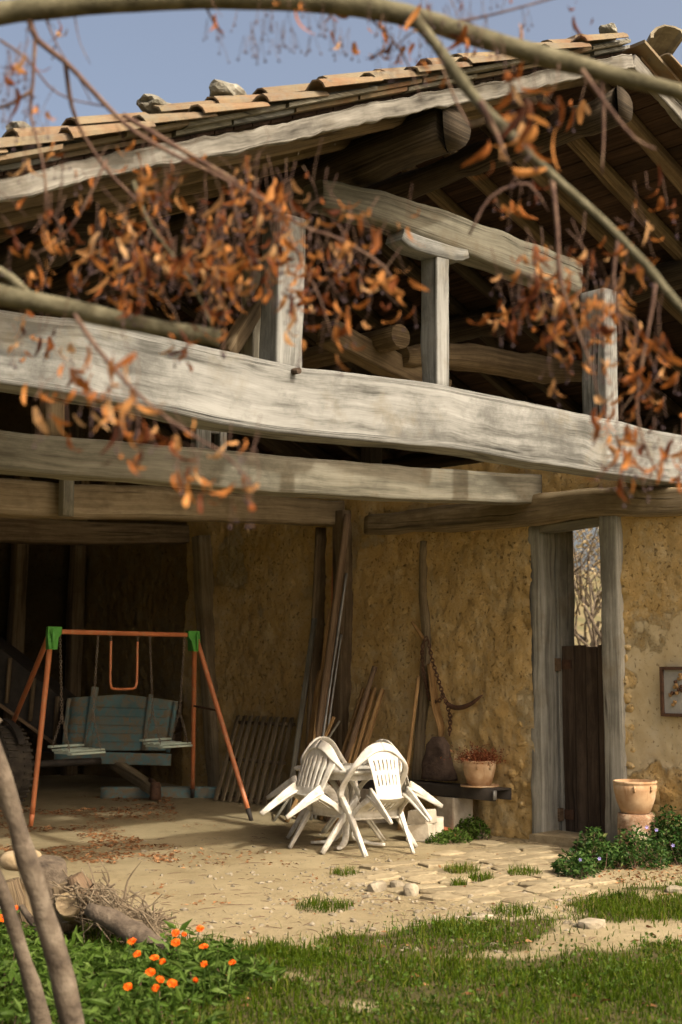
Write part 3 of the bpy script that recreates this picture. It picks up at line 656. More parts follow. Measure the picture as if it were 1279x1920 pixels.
# ================================================================== OBJECTS
# ---- white stacking chairs tipped against a white table
def grid_sheet(nu, nv, fn, hole):
    V = [fn(i/nu, j/nv) for j in range(nv+1) for i in range(nu+1)]; F = []
    for j in range(nv):
        for i in range(nu):
            if not hole((i+.5)/nu, (j+.5)/nv, i, j): F.append((j*(nu+1)+i, j*(nu+1)+i+1, (j+1)*(nu+1)+i+1, (j+1)*(nu+1)+i))
    return V, F
def solid(o, t=.007):
    m = o.modifiers.new('thick', 'SOLIDIFY'); m.thickness = t; m.offset = 0; return o
def make_chair(kind, label):
    root = empty('plastic_chair', (0, 0, 0), label, 'chair', 'white plastic chairs tipped against the table')
    kw = dict(parent=root, local=True)
    # seat with drain slots
    def fs(u, v):
        x = (u-.5)*(.40+.07*v); y = -.1+.31*v
        return (x, y, .36+.055*min(1, v*1.15)-.02*(1-(2*u-1)**2)*(1-.5*v)-.045*max(0, (v-.85)/.15)**2+.015*abs(2*u-1)**3)
    solid(mesh('seat', *grid_sheet(27, 14, fs, lambda u, v, i, j: 4 < i < 22 and i % 3 == 1 and 3 < j < 11), PLAST, smooth=True, **kw))
    # backrest
    hwid = .215 if kind == 'A' else .125
    def fb(u, v):
        a = 2*u-1
        if kind == 'A': w = float(np.interp(v, [0, .3, .7, .78, .84, .94, .98, 1.], [.19, .215, .243, .228, .2, .14, .085, .06]))
        else: w = hwid*(1.0+.35*v*v)
        return (a*w, -.085-.196*v**.9+.05*a*a*(w/.2)**2*(.4+.6*v), .345+.417*v)
    if kind == 'A': hole = lambda u, v, i, j: 3 < j < 19 and i in (4, 8, 12, 16, 20, 24)
    else: hole = lambda u, v, i, j: i in (4, 8, 12, 16, 20, 24) and (6 <= j <= 10 or 13 <= j <= 17)
    solid(mesh('backrest', *grid_sheet(29, 24, fb, hole), PLAST, smooth=True, **kw))
    for sg in (-1, 1):
        arm = [(sg*.28, .19, .585), (sg*.288, .13, .622), (sg*.288, .02, .635), (sg*.278, -.07, .645), (sg*.25, -.15, .665), (sg*.2, -.205, .695), (sg*.135, -.25, .735), (sg*.065, -.276, .758), (0, -.281, .764)]
        V, F, U = loftdata(arm, [(.02, .012), (.028, .011), (.03, .01), (.028, .012), (.022, .022), (.014, .036), (.011, .044), (.01, .046), (.01, .046)], prof='rect', n=12, step=.05, sq=.4)
        mesh('armrest', V, F, PLAST, uv=U, smooth=True, **kw)
        for nm, path, rad in (('leg', [(sg*.28, .19, .6), (sg*.262, .205, .4), (sg*.241, .24, 0)], [(.022, .012), (.03, .013), (.017, .012)]),
                              ('leg', [(sg*.185, -.095, .4), (sg*.188, -.145, .29), (sg*.194, -.238, 0)], [(.062, .015), (.045, .015), (.018, .012)])):
            V, F, U = loftdata(path, rad, prof='rect', n=10, step=.08, sq=.35, up=(1, 0, 0))
            # L-section: an inner flange at right angles
            path2 = [(p[0]-sg*.012, p[1]+(.012 if path[0][1] < 0 else -.014), p[2]) for p in path]
            V2, F2, U2 = loftdata(path2, [(b*.8, a*.7) for a, b in rad], prof='rect', n=8, step=.08, sq=.4, up=(1, 0, 0))
            b = len(V); mesh(nm, np.concatenate([V, V2]), F+[tuple(b+i for i in f) for f in F2], PLAST, uv=U+U2, smooth=True, **kw)
        # seat apron under the side
        V, F, U = loftdata([(sg*.232, .2, .40), (sg*.22, .05, .39), (sg*.2, -.09, .36)], [(.007, .03), (.007, .022), (.007, .03)], prof='rect', n=8, step=.1, sq=.3)
        mesh('apron', V, F, PLAST, uv=U, smooth=True, **kw)
    V, F, U = loftdata([(-.232, .208, .385), (.232, .208, .385)], [(.007, .028)], prof='rect', n=8, step=.1, sq=.3); mesh('apron', V, F, PLAST, uv=U, smooth=True, **kw)
    return root
def tip(feet_mid, heading, tilt, roll=0.):
    """matrix that stands the chair on its front feet (local y=.24) tipped forward"""
    return Matrix.Translation(Vector(feet_mid)) @ Matrix.Rotation(heading, 4, 'Z') @ Matrix.Rotation(roll, 4, 'Y') @ Matrix.Rotation(-tilt, 4, 'X') @ Matrix.Translation((0, -.24, 0))
def dup(root, mw, label):
    r = root.copy(); COL.objects.link(r); r.matrix_world = mw; r['label'] = label
    for ch in list(root.children):
        c = ch.copy(); COL.objects.link(c); c.parent = r
    return r
TC = (-1.66, .74)
chA = make_chair('A', 'white plastic chair with long back slats tipped towards us, left of the table')
chB = make_chair('B', 'sunlit white plastic chair with two rows of short back slots, right of the table')
def gtip(x, y, hd, tl): return tip((x, y, float(gz(x, y))+.004), R(hd), R(tl))
chA.matrix_world = gtip(-2.148, .747, -93.4, 42.9); chB.matrix_world = gtip(-1.77, .08, -13, 42.1)
dup(chB, gtip(-1.47, 1.55, 185, 46), 'white plastic chair behind the long-slatted one, mostly hidden')
dup(chA, gtip(-1.21, .54, 85, 44), 'white plastic chair on the wall side of the table, rear leg pointing right')
tb = empty('plastic_table', (TC[0], TC[1], 0), 'white plastic table with a central pedestal between the tipped chairs', 'table')
V, F, U = loftdata([(0, 0, .665), (0, 0, .68), (0, 0, .692), (0, 0, .70)], [(.35, .41), (.365, .425), (.365, .425), (.355, .415)], prof='rect', n=40, step=None, sq=.35)
mesh('table_top', np.array(V)+[TC[0], TC[1], 0], F, PLAST, tb, U)
V, F, U = loftdata([(0, 0, .61), (0, 0, .665)], [(.31, .37), (.325, .385)], prof='rect', n=40, step=None, sq=.35); mesh('table_rim', np.array(V)+[TC[0], TC[1], 0], F, PLAST, tb, U)
for q in range(4):
    a = R(35+90*q); c, s = math.cos(a), math.sin(a)
    loft('table_leg', [(TC[0]+c*r, TC[1]+s*r, z+.01) for r, z in ((.3, .64), (.16, .57), (.07, .42), (.055, .2), (.09, .07), (.2, .022), (.34, .012))], [(.03, .018), (.03, .02), (.026, .02), (.026, .02), (.028, .018), (.028, .014), (.022, .012)], PLAST, tb, prof='rect', n=10, step=.06, sq=.4)
o = box('wood_scrap', gp(596, 1583)+[0, 0, .03], (.03, .02, .018), WTAN, None, rot=(0, 0, .4)); tag(o, 'small tan offcut of wood on the ground below the left chair', 'wood offcut')

# ---- swing set
fl, fr = gp(58, 1549), gp(472, 1540); br = gp(361, 1496)
dpl = CAMP+0
def dep(p): return float(np.dot(p-CAMP, _FW))
tr = at_d(365, 1191, (dep(fr)+dep(br))/2); zt = tr[2]
tl = on_z(97, 1184, zt); bl = gp(-28, 1482)
sw = empty('swing_set', (tl+tr)/2*[1, 1, 0], 'orange metal swing set with green corner brackets standing in the barn', 'swing set')
u = (tr-tl)/np.linalg.norm(tr-tl)
loft('crossbar', [tl+u*.05, tr-u*.05], [.024], ORANGE, sw, n=14)
for e, (ff, bb) in ((tl, (fl, bl)), (tr, (fr, br))):
    sgn = 1 if e is tl else -1
    for f in (ff, bb):
        top = e+np.array([0, 0, -.05])+(f-e)*[.04, .04, 0]; lg = loft('leg', [top, f+(top-f)*.06], [.027, .025], ORANGE, sw, n=12)
        loft('foot_cap', [f+(top-f)*.065, f], [.027, .02], DMETAL if e is tr else ORANGE, lg, n=10)
    dwn = (ff+bb)/2-e; dn = dwn/np.linalg.norm(dwn); sd = (ff-bb)/np.linalg.norm(ff-bb)
    # bracket: a flared green shell round the joint
    pr = [(-.055, .045), (.12, .045), (.115, -.02), (.075, -.06), (.055, -.17), (-.05, -.17), (-.06, -.03)]
    V = []
    for w, k in ((-1, 1), (1, 1)):
        for px, pz in pr: V.append(e+u*sgn*px*1.0+np.array([0, 0, pz])+sd*w*(.05+.05*max(0, -pz)/.17))
    n = len(pr); F = [tuple(range(n-1, -1, -1)), tuple(range(n, 2*n))]+[(q, (q+1) % n, n+(q+1) % n, n+q) for q in range(n)]
    br_ = mesh('corner_bracket', V, F, GPLAST, sw)
    c = e+np.array([0, 0, -.07])+sd*.098; loft('rib', [c+[0, 0, .1], c-[0, 0, .09]], [.012], GPLAST, br_, n=6)
a, b = fr+(tr-fr)*.58, br+(tr-br)*.58; loft('brace', [a, b], [.012], RUSTM, sw, n=8)
def barx(px):  # point on the crossbar below a sight line
    best = min(np.linspace(0, 1, 400), key=lambda t: abs(proj(tl+(tr-tl)*t)[0]-px)); return tl+(tr-tl)*best
def proj(p):
    v = p-CAMP; w = v@_FW; return 639.5+FPX*(v@_RT)/w, 960-FPX*(v@_UP)/w
fwd = np.cross(u, [0, 0, 1]); fwd = fwd*(1 if fwd@(-_F0) > 0 else -1)      # towards the viewer
for xs, ln, lab in (((113, 184), 1.13, 'left'), ((281, 346), 1.12, 'right')):
    A, B = barx(xs[0]), barx(xs[1]); c = (A+B)/2; zs = zt-ln+.0
    st_ = mesh('swing_seat', *(lambda c: ([c+u*sx*.2+fwd*sy*.1+np.array([0, 0, sz]) for sx in (-1, 1) for sy in (-1, 1) for sz in (-.02, -.035)], [(0, 1, 3, 2), (4, 6, 7, 5), (0, 4, 5, 1), (2, 3, 7, 6), (0, 2, 6, 4), (1, 5, 7, 3)]))(np.array([c[0], c[1], zs])), MINT, sw)
    for k_, (dy, dz) in enumerate(((-.12, .03), (-.07, -.002), (.0, -.004), (.07, -.008), (.12, -.03))):
        q = np.array([c[0], c[1], zs+dz])+fwd*dy*1.25
        loft('slat', [q-u*(.21+.02*(k_ == 4)), q+u*(.21+.05*(k_ == 3))], [(.03, .011)], MINT, st_, prof='rect', n=8, step=.2, sq=.3, jit=.003)
    for T_ in (A, B):
        s_ = 1 if T_ is B else -1
        ap = np.array([c[0], c[1], zs+.32])+u*s_*.2; pts = [T_-[0, 0, .02], ap]
        V, F = chaindata(pts); V2, F2 = chaindata([ap, np.array([c[0], c[1], zs])+u*s_*.2+fwd*.12]); V3, F3 = chaindata([ap, np.array([c[0], c[1], zs])+u*s_*.2-fwd*.14])
        n1, n2 = len(V), len(V)+len(V2); mesh('chain', V+V2+V3, F+[tuple(n1+i for i in f) for f in F2]+[tuple(n2+i for i in f) for f in F3], CHAINM, sw)
A, B = barx(208), barx(258); w = np.linalg.norm(B-A); c = (A+B)/2
pts = [A-[0, 0, .08], A-[0, 0, .2], A-[0, 0, .46], A-[0, 0, .52]+u*.012, A-[0, 0, .555]+u*.05, B-[0, 0, .555]-u*.05, B-[0, 0, .52]-u*.012, B-[0, 0, .46], B-[0, 0, .2], B-[0, 0, .08]]
loft('trapeze_bar', pts, [.0125], ORANGE, sw, n=10, step=.03)
for T_ in (A, B): V, F = chaindata([T_-[0, 0, .015], T_-[0, 0, .09]]); mesh('chain', V, F, CHAINM, sw)

# ---- blue wooden cart behind the swing
D0 = 16.4
def cq(x, y, d=D0): return at_d(x, y, d)
ct = empty('wooden_cart', cq(220, 1480)*[1, 1, 0], 'old wooden cart with a faded blue board end and drawbar', 'cart')
TLc, TRc, BRc, BLc = cq(133, 1308), cq(335, 1316), cq(318, 1406), cq(119, 1408)
nb = 6
for q in range(nb):
    t0, t1 = q/nb+.001, (q+1)/nb-.001
    a0, b0, a1, b1_ = TLc+(BLc-TLc)*t0, TRc+(BRc-TRc)*t0, TLc+(BLc-TLc)*t1, TRc+(BRc-TRc)*t1
    arch = .06 if q == 0 else 0
    P = [(a0+a1)/2, (a0+a1+b0+b1_)/4+[0, 0, arch/2], (b0+b1_)/2]; hh = np.linalg.norm(a1-a0)/2
    loft('board', P, [(.014, hh), (.014, hh+arch/2), (.014, hh)], BLUEP, ct, prof='rect', n=12, step=.15, sq=.12, jit=.004)
back = np.array([-_F0[0], -_F0[1], 0])
for p, q, w in ((cq(180, 1288), cq(163, 1408), .04), (cq(284, 1302), cq(270, 1406), .026), (cq(131, 1309), cq(120, 1410), .022), (cq(331, 1316), cq(316, 1410), .022)):
    loft('upright', [p+back*.035, q+back*.035], [(w, .02)], BLUEP, ct, prof='rect', n=8, step=.2, sq=.2, up=tuple(_F0))
loft('end_sill', [cq(104, 1418)+back*.06, cq(322, 1424)+back*.06], [(.03, .07)], BLUEP, ct, prof='rect', n=10, step=.2, sq=.15)
for s_, (x0, y0) in ((-1, (125, 1380)), (1, (322, 1380))):     # cart sides run back from the end board
    for q in range(3):
        a = cq(x0, y0-50+q*30); d_ = _F0; loft('side_board', [a+_F0*.05, a+d_*1.2], [(.015, .075)], WDARK, ct, prof='rect', n=8, step=.3, sq=.15)
a = cq(220, 1400); mesh('floor', [cq(112, 1412), cq(320, 1414), cq(320, 1414)+[-.1, 1.2, 0], cq(112, 1412)+[-.3, 1.2, 0]], [(0, 1, 2, 3)], WDARK, ct)
dE = gp(292, 1500)+[0, 0, .1]; loft('drawbar', [cq(205, 1425, 16.6), dE], [(.06, .06)], WMID, ct, prof='rect', n=12, step=.2, sq=.2, jit=.006)
loft('coupling', [dE+[0, 0, .1]+back*.05, dE-[0, 0, .09]+back*.05], [(.05, .05), (.07, .06), (.045, .05)][:2], RUSTM, ct, n=10, step=.08, jit=.01)
dr = (dE-cq(205, 1425, 16.6)); dr /= np.linalg.norm(dr); loft('coupling_pin', [dE-dr*.15+[0, 0, .08], dE+dr*.06+[0, 0, .06]], [.03], RUSTM, ct, n=8)
def wheel(root, c, ax, r, w):
    ax = Vector(ax).normalized(); M = ax.to_track_quat('Z', 'Y').to_matrix()
    t = lathe('tyre', [(r*.58, -w*.4), (r*.8, -w*.52), (r*.95, -w*.46), (r, -w*.3), (r, w*.3), (r*.95, w*.46), (r*.8, w*.52), (r*.58, w*.4)], RUBBER, root, c, 40, M)
    lathe('rim', [(r*.08, -w*.2), (r*.3, -w*.22), (r*.5, -w*.3), (r*.6, -w*.4), (r*.6, w*.4), (r*.5, w*.3), (r*.3, w*.22), (r*.08, w*.2)], DMETAL, root, c, 24, M)
    V, F = [], []
    for q in range(36):
        a = 2*np.pi*q/36
        for sg in (-1, 1):
            b = len(V); a2 = a+(.06 if sg > 0 else 0)
            for rr in (r*.985, r*1.028):
                for u_, v_ in ((0.02, sg*.03), (.075, sg*.03), (.11, sg*w*.47), (.05, sg*w*.47)):
                    V.append(np.array(M@Vector((rr*math.cos(a2+u_), rr*math.sin(a2+u_), v_ if abs(v_) < w*.4 else v_)))+c)
            F += [tuple(b+i for i in f) for f in ((0, 1, 5, 4), (1, 2, 6, 5), (2, 3, 7, 6), (3, 0, 4, 7), (4, 5, 6, 7))]
    tag(mesh('tread', V, F, RUBBER, t), kind='stuff')
wc = gp(2, 1512); wr = .42; wheel_c = wc+np.array([0, 0, wr])
tr_ = empty('farm_trailer', wc, 'dark farm trailer with a sloping side and one big treaded tyre, far left', 'trailer')
ax_ = np.cross(_F0*.80+_RT*-.60, [0, 0, 1]); wheel(tr_, wheel_c, -_RT*.75-_F0*.66, wr, .3)
pq = [cq(-130, 1120, 16.8), cq(0, 1215, 16.8), cq(120, 1312, 16.8), cq(112, 1402, 16.8), cq(0, 1325, 16.8), cq(-130, 1240, 16.8)]
V = pq+[p+np.array(_F0)*.9 for p in pq]
mesh('body', V, [(0, 1, 4, 5), (1, 2, 3, 4), (6, 11, 10, 7), (7, 10, 9, 8), (0, 6, 7, 1), (1, 7, 8, 2), (2, 8, 9, 3), (3, 9, 10, 4), (4, 10, 11, 5)], DMETAL, tr_)
for x0, y0, x1, y1 in ((19, 1234, 12, 1318), (64, 1272, 56, 1352), (108, 1306, 102, 1392)): loft('batten', [cq(x0, y0, 16.75), cq(x1, y1, 16.75)], [(.022, .02)], WBROWN, tr_, prof='rect', n=8, step=.3)
loft('edge_rail', [cq(-130, 1236, 16.74), cq(0, 1322, 16.74), cq(112, 1402, 16.74)], [(.025, .02)], WRUST, tr_, prof='rect', n=8, step=.3)
th = np.linspace(R(20), R(150), 12); fw_ = [wheel_c+np.array([0, 0, 1])*math.sin(t)*(wr+.07)+(np.cross(-_RT*.75-_F0*.66, [0, 0, 1]))*math.cos(t)*(wr+.07) for t in th]
loft('mudguard', fw_, [(.04, .008)], DMETAL, tr_, prof='rect', n=8, step=.1)
loft('axle', [wheel_c, wheel_c+(_RT*.75+_F0*.66)*1.2], [.04], DMETAL, tr_, n=8)
# pale timber baulk lying behind the drawbar
a, b = gp(190, 1496), gp(415, 1496); o = beam('timber_baulk', [a+[0, 0, .06], b+[0, 0, .06]], .07, .065, BLUEP, None, .004); tag(o, 'pale timber baulk lying on the ground behind the cart drawbar', 'timber')
# ---- slatted pallet leaning on the wall
t0, t1 = on_x(447, 1342, -.12), on_x(548, 1346, -.12); b0, b1 = gp(404, 1502), gp(508, 1512)
pal = empty('slatted_pallet', (b0+b1)/2, 'brown slatted wooden pallet leaning on the mud wall', 'pallet'); nb = 9
nrm = np.cross(t1-t0, b0-t0); nrm /= np.linalg.norm(nrm)
for q in range(nb):
    f = q/(nb-1); a, b = t0+(t1-t0)*f, b0+(b1-b0)*f; loft('slat', [a, b], [(.03, .011)], WMID, pal, prof='rect', n=8, step=.3, sq=.2, jit=.003, up=tuple(nrm))
for f in (.06, .5, .93): a, b = t0+(b0-t0)*f, t1+(b1-t1)*f; loft('crosspiece', [a-nrm*.035*np.sign(nrm[0])*-1, b-nrm*.035*np.sign(nrm[0])*-1], [(.04, .02)], WBROWN, pal, prof='rect', n=8, step=.3, sq=.2)
# ---- poles, boards and pipes leaning in the corner
def lean(name, top, bot, rad, mat, label, cat, prof='round', xt=-.12, xb=-.5, grp='poles and boards leaning on the wall', bend=.0, jit=.004):
    a = on_x(*top, xt); b = on_x(*bot, xb); d = b-a; k = (float(gz(b[0], b[1]))+.005-a[2])/d[2]; b = a+d*k
    r = [(rad, rad)] if not hasattr(rad, '__len__') else [rad]
    o = loft(name, [a, (a+b)/2+[-bend*.5, bend, 0], b], r, mat, None, prof=prof, n=10, step=.2, jit=jit, sq=.2, up=(1, 0, 0)); return tag(o, label, cat, grp)
lean('wide_board', (606, 990), (585, 1440), (.02, .1), WBROWN, 'wide brown board standing upright in the corner behind the poles', 'board', 'rect', -.06, -.12)
lean('long_pole', (652, 965), (592, 1420), .042, WRUST, 'long speckled brown pole reaching up to the beam', 'pole', xt=-.16, xb=-.62)
lean('orange_rod', (626, 992), (618, 1400), .014, ORANGE, 'thin orange rod standing beside the wide board', 'rod', xt=-.1, xb=-.14)
lean('tan_pole', (617, 1142), (588, 1400), .02, WTAN, 'thin tan pole leaning left of the long brown pole', 'pole', xt=-.2, xb=-.65)
lean('orange_batten', (601, 1258), (580, 1400), (.03, .018), WTAN, 'short ochre batten leaning in front of the tall poles', 'batten', 'rect', xt=-.32, xb=-.62)
lean('steel_pipe', (650, 1075), (603, 1400), .014, GALV, 'long grey steel pipe leaning right of the brown pole', 'pipe', xt=-.13, xb=-.6)
lean('steel_pipe', (640, 1190), (613, 1380), .012, GALV, 'shorter grey steel pipe beside the long one', 'pipe', xt=-.2, xb=-.5)
lad = empty('old_ladder', on_x(560, 1480, -.55), 'narrow wooden ladder leaning left of the wide board', 'ladder', 'poles and boards leaning on the wall')
la0, la1 = on_x(590, 1160, -.2), on_x(544, 1490, -.75); lb0, lb1 = on_x(584, 1225, -.25), on_x(558, 1400, -.5); dd = lb1-lb0; lb1 = lb0+dd*((.05-lb0[2])/dd[2]); dd = la1-la0; la1 = la0+dd*((.05-la0[2])/dd[2])
loft('rail', [la0, la1], [(.026, .018)], WGREY, lad, prof='rect', n=8, step=.3); loft('rail', [lb0, lb1], [(.02, .018)], WRUST, lad, prof='rect', n=8, step=.3)
for f in (.25, .42, .58, .74, .9):
    a = la0+(la1-la0)*f; bz = (a[2]-lb0[2])/(lb1[2]-lb0[2]); b = lb0+(lb1-lb0)*max(0.02, bz); loft('rung', [a, b], [.012], WGREY, lad, n=8, step=.3)
labs = ['leftmost stake of the leaning bundle', 'second stake from the left in the leaning bundle', 'pointed middle stake of the leaning bundle', 'pale rightmost stake of the leaning bundle', 'tall dark stake behind the leaning bundle', 'thin stake half hidden inside the leaning bundle']
for (top, bot, r), lb in zip((((682, 1290), (643, 1410), .022), ((694, 1292), (655, 1415), .026), ((703, 1290), (668, 1415), .026), ((717, 1292), (676, 1425), .032), ((703, 1250), (660, 1390), .03), ((688, 1300), (662, 1400), .018)), labs):
    lean('wooden_stake', top, bot, r, WTAN if r < .03 else WRUST if r == .03 else WTAN, 'wooden fence stake, '+lb, 'stake', xt=-.12, xb=-.4, grp='fence stakes leaning on the wall')
lean('short_stick', (626, 1345), (608, 1385), .02, WTAN, 'short thick ochre stick at the foot of the pipes', 'stick', xt=-.4, xb=-.55)
lean('short_stick', (637, 1352), (612, 1390), .013, WGREY, 'short thin grey stick at the foot of the pipes', 'stick', xt=-.38, xb=-.55)
lean('tool_handle', (785, 1268), (767, 1412), .02, WTAN, 'smooth tan tool handle leaning beside the wall post', 'tool handle', xt=-.14, xb=-.32)
# ---- chain, hook and wooden paddle hanging on the wall
hb = empty('hanging_chain', on_x(800, 1190, -.1), 'rusty chain looped over a peg with a curved iron hook', 'chain')
V, F = chaindata([on_x(*q) for q in ((800, 1195, -.15), (792, 1215, -.17), (794, 1260, -.15), (800, 1285, -.13), (805, 1308, -.12), (817, 1316, -.12), (830, 1306, -.12), (822, 1275, -.13), (810, 1235, -.14), (803, 1200, -.15))], .05, .0065, .017); mesh('loop', V, F, RUSTM, hb)
V, F = chaindata([on_x(*q) for q in ((830, 1300, -.12), (838, 1320, -.12), (844, 1345, -.11), (843, 1378, -.11))], .05, .0065, .017); mesh('tail', V, F, RUSTM, hb)
loft('hook', [on_x(*q) for q in ((838, 1318, -.1), (850, 1326, -.11), (868, 1326, -.12), (886, 1318, -.12), (898, 1308, -.12), (905, 1303, -.11))], [.016, .024, .024, .018, .013, .006], RUSTM, hb, n=10, step=.03, jit=.004)
loft('peg', [on_x(772, 1165, -.2), on_x(795, 1200, -.1)], [.014, .02], WTAN, hb, n=8)
o = loft('wooden_paddle', [on_x(*q) for q in ((806, 1245, -.09), (812, 1285, -.1), (818, 1330, -.1), (826, 1360, -.1), (826, 1384, -.1))], [(.02, .035), (.022, .05), (.022, .055), (.024, .05), (.02, .03)], WTAN, None, prof='round', n=12, step=.04, jit=.004, up=(1, 0, 0)); tag(o, 'worn wooden yoke piece hanging in the loop of the chain', 'yoke piece')
sc_ = on_x(822, 1462, -.2); o = loft('dark_sack', [sc_+[0, 0, q] for q in (.0, .1, .22, .34, .42)], [(.2, .09), (.19, .085), (.16, .075), (.12, .06), (.05, .04)], SACK, None, prof='rect', n=20, step=.04, jit=.03, up=(1, 0, 0), sq=.5, fr=6.); tag(o, 'dark crumpled sack slumped on the bench against the wall', 'sack')
# ---- bench: steel channel on a stone block
bn = empty('bench', on_x(850, 1590, -.35), 'low bench of dark steel channel resting on a pale stone block', 'bench')
ba, bb = on_x(760, 1474, -.36), on_x(925, 1479, -.36); zb = ba[2]
for dx, dz, hw, hh in ((0, 0, .012, .055), (.22, 0, .012, .055), (.11, .05, .11, .008)):
    q = np.array([dx, 0, dz-.01]); loft('channel', [np.array([-.36, 2.2, zb])+q, np.array([-.36, bb[1]-.02, zb])+q], [(hw, hh)], DMETAL, bn, prof='rect', n=8, step=.3, sq=.15)
loft('channel_end', [np.array([-.37, bb[1]-.028, zb-.05]), np.array([-.37, bb[1]-.028, zb+.035])], [(.02, .008)], GALV, bn, prof='rect', n=8, up=(0, 1, 0))
p = on_x(848, 1585, -.32); zg = float(gz(-.3, p[1])); o = box('support_block', (-.28, p[1], (zb-.07+zg)/2), (( zb-.07-zg)/2, .12, .13), CONC, bn, rot=(0, R(90), 0), jit=.012)
box('support_block', (-.27, 1.9, (zb-.07+zg)/2), ((zb-.07-zg)/2, .11, .12), CONC, bn, rot=(0, R(90), 0), jit=.012)
for (px, py, h, lab) in ((775, 1560, (.12, .1, .07), 'lower pale concrete block beside the bench foot'), (783, 1528, (.11, .09, .06), 'pale concrete block resting on the lower one beside the bench')):
    q = gp(790, 1580); o = box('concrete_block', (q[0]+.12+(.02 if py < 1540 else 0), q[1]+.12, .08 if py > 1540 else .215), h, CONC, None, rot=(0, 0, .5 if py > 1540 else .25), jit=.015); tag(o, lab, 'block', 'blocks by the bench')
q = gp(812, 1575); o = loft('clay_pipe', [q+[.1, .05, 0], q+[.1, .05, .2]], [.07], CONC, None, n=18, step=.05, jit=.006); tag(o, 'short pale pipe section standing between blocks and bench block', 'pipe section')
q = gp(850, 1572); o = lathe('clay_dish', [(.06, 0), (.1, .02), (.13, .06), (.125, .065), (.09, .03), (.02, .02)], simple('red_clay', [(.3, .09, .04), (.42, .15, .07)], 9, .8), None, q+[0, 0, .0], 20, Euler((.3, .2, 0)).to_matrix().to_4x4()); tag(o, 'broken red clay dish in the weeds below the bench', 'dish')
# pots
def pot(name, c, r, h, label, plant=None, handles=True):
    e = empty(name, c, label, 'flower pot')
    lathe('body', [(r*.62, 0), (r*.68, .005), (r*.9, h*.4), (r*1.0, h*.72), (r*1.02, h*.86), (r*.97, h*.9), (r*1.03, h*.93), (r*1.03, h), (r*.93, h), (r*.9, h*.86), (r*.3, h*.84)], POT, e, c, 32)
    lathe('soil', [(r*.92, h*.84), (r*.5, h*.88), (.01, h*.89)], SOIL, e, c, 20)
    if handles:
        for a in (R(215), R(262)): loft('handle', [c+np.array([math.cos(a)*r*1.0, math.sin(a)*r*1.0, z])+np.array([math.cos(a), math.sin(a), 0])*k for z, k in ((h*.86, 0), (h*.8, .018), (h*.7, 0))], [.01], POT, e, n=6, step=.02)
    return e
pc = np.array([-.27, on_x(902, 1470, -.25)[1], zb+.056]); e = pot('flower_pot', pc, .155, .24, 'terracotta pot of dried reddish plants on the bench end'); 
lathe('saucer', [(.13, -.01), (.18, -.005), (.185, .012), (.17, .005), (.02, .004)], POT, e, pc, 28)
g_ = np.random.default_rng(3); C = pc+np.stack([g_.normal(0, .085, 1500), g_.normal(0, .105, 1500), .22+np.abs(g_.normal(0, .06, 1500))], 1); V, F, T = leaves(C, .03, .35, seed=5); mesh('dried_plant', V, F, HEATH, e, attr={'tint': T})
qb = on_x(1192, 1524, -.3); zs_ = qb[2]; qc = qb*[1, 1, 0]; o = loft('stump', [qc+[.0, .0, -.05], qc+[0, 0, zs_-.003]], [.165, .16], simple('pale_stump', [(.5, .4, .28), (.2, .11, .06), (.6, .52, .4)], 7, .9, .4), None, n=20, step=.05, jit=.012); tag(o, 'pale sawn stump under the flower pot beside the door', 'stump')
pot('flower_pot', qc+[0, 0, zs_], .18, .27, 'weathered clay pot with brown runs standing on the stump')
# framed panel on the wall right of the door
fa = on_x(1240, 1250, -.06); fb_ = on_x(1240, 1343, -.06); fh = (fa[2]-fb_[2])/2; fz = (fa[2]+fb_[2])/2; fy = fa[1]-.24
fr_ = empty('picture_frame', (-.05, fy, fz), 'rusty brown frame holding dried flowers on pale backing, right wall edge', 'frame')
box('backing', (-.055, fy, fz), (.006, .22, fh-.02), simple('frame_backing', [(.3, .29, .26), (.42, .41, .37)], 12, .8), fr_)
for dy, dz, hy_, hz_ in ((.23, 0, .014, fh), (-.23, 0, .014, fh), (0, fh-.014, .23, .014), (0, -fh+.014, .23, .014)): box('frame_bar', (-.07, fy+dy, fz+dz), (.014 if hy_ < .1 else .0145, hy_, hz_), RUSTM, fr_)
for q in range(16):
    c = np.array([-.075, fy+.08+random.gauss(0, .05), fz+.03+random.gauss(0, .06)]); rock('dried_flower', c, (.012, .018, .018), WTAN if q % 3 else RUSTM, fr_, q, 0, ICO, .4)

# ================================================================== PLANTS AND LITTER
# grass
n = 260000; d = rng.uniform(5.0, 13.2, n); lat = rng.uniform(-.32, .34, n)
gxp = CAMP[0]+_F0[0]*d+_RT[0]*lat*d; gyp = CAMP[1]+_F0[1]*d+_RT[1]*lat*d
keep = grassmask(gxp, gyp) & (rng.uniform(0, 1, n) < .25+.75*sst(-.35, .1, fbm(gxp*1.7, gyp*1.7, 0, 3, 55))) & (rng.uniform(0, 1, n) < d/11)
gxp, gyp = gxp[keep], gyp[keep]; sp_ = np.where(rng.uniform(0, 1, len(gxp)) < .35, .2, .03); gxp = gxp+rng.normal(0, 1, len(gxp))*sp_; gyp = gyp+rng.normal(0, 1, len(gyp))*sp_
h = .028+.045*fbm(gxp*1.5, gyp*1.5, 3, 3, 8)+.06*rng.uniform(0, 1, len(gxp))**2.5; V, F, T = blades(gxp, gyp, np.clip(h, .02, .2), 4, .0036, .75)
tag(mesh('lawn_grass', V, F, GRASSM, attr={'tint': T}), 'short patchy green grass in the foreground', 'grass', kind='stuff')
sel = rng.integers(0, len(gxp), 9000); wx_, wy_ = gxp[sel]+rng.normal(0, .03, 9000), gyp[sel]+rng.normal(0, .03, 9000); ok_ = fbm(wx_*1.3, wy_*1.3, 8, 3, 71) > .0
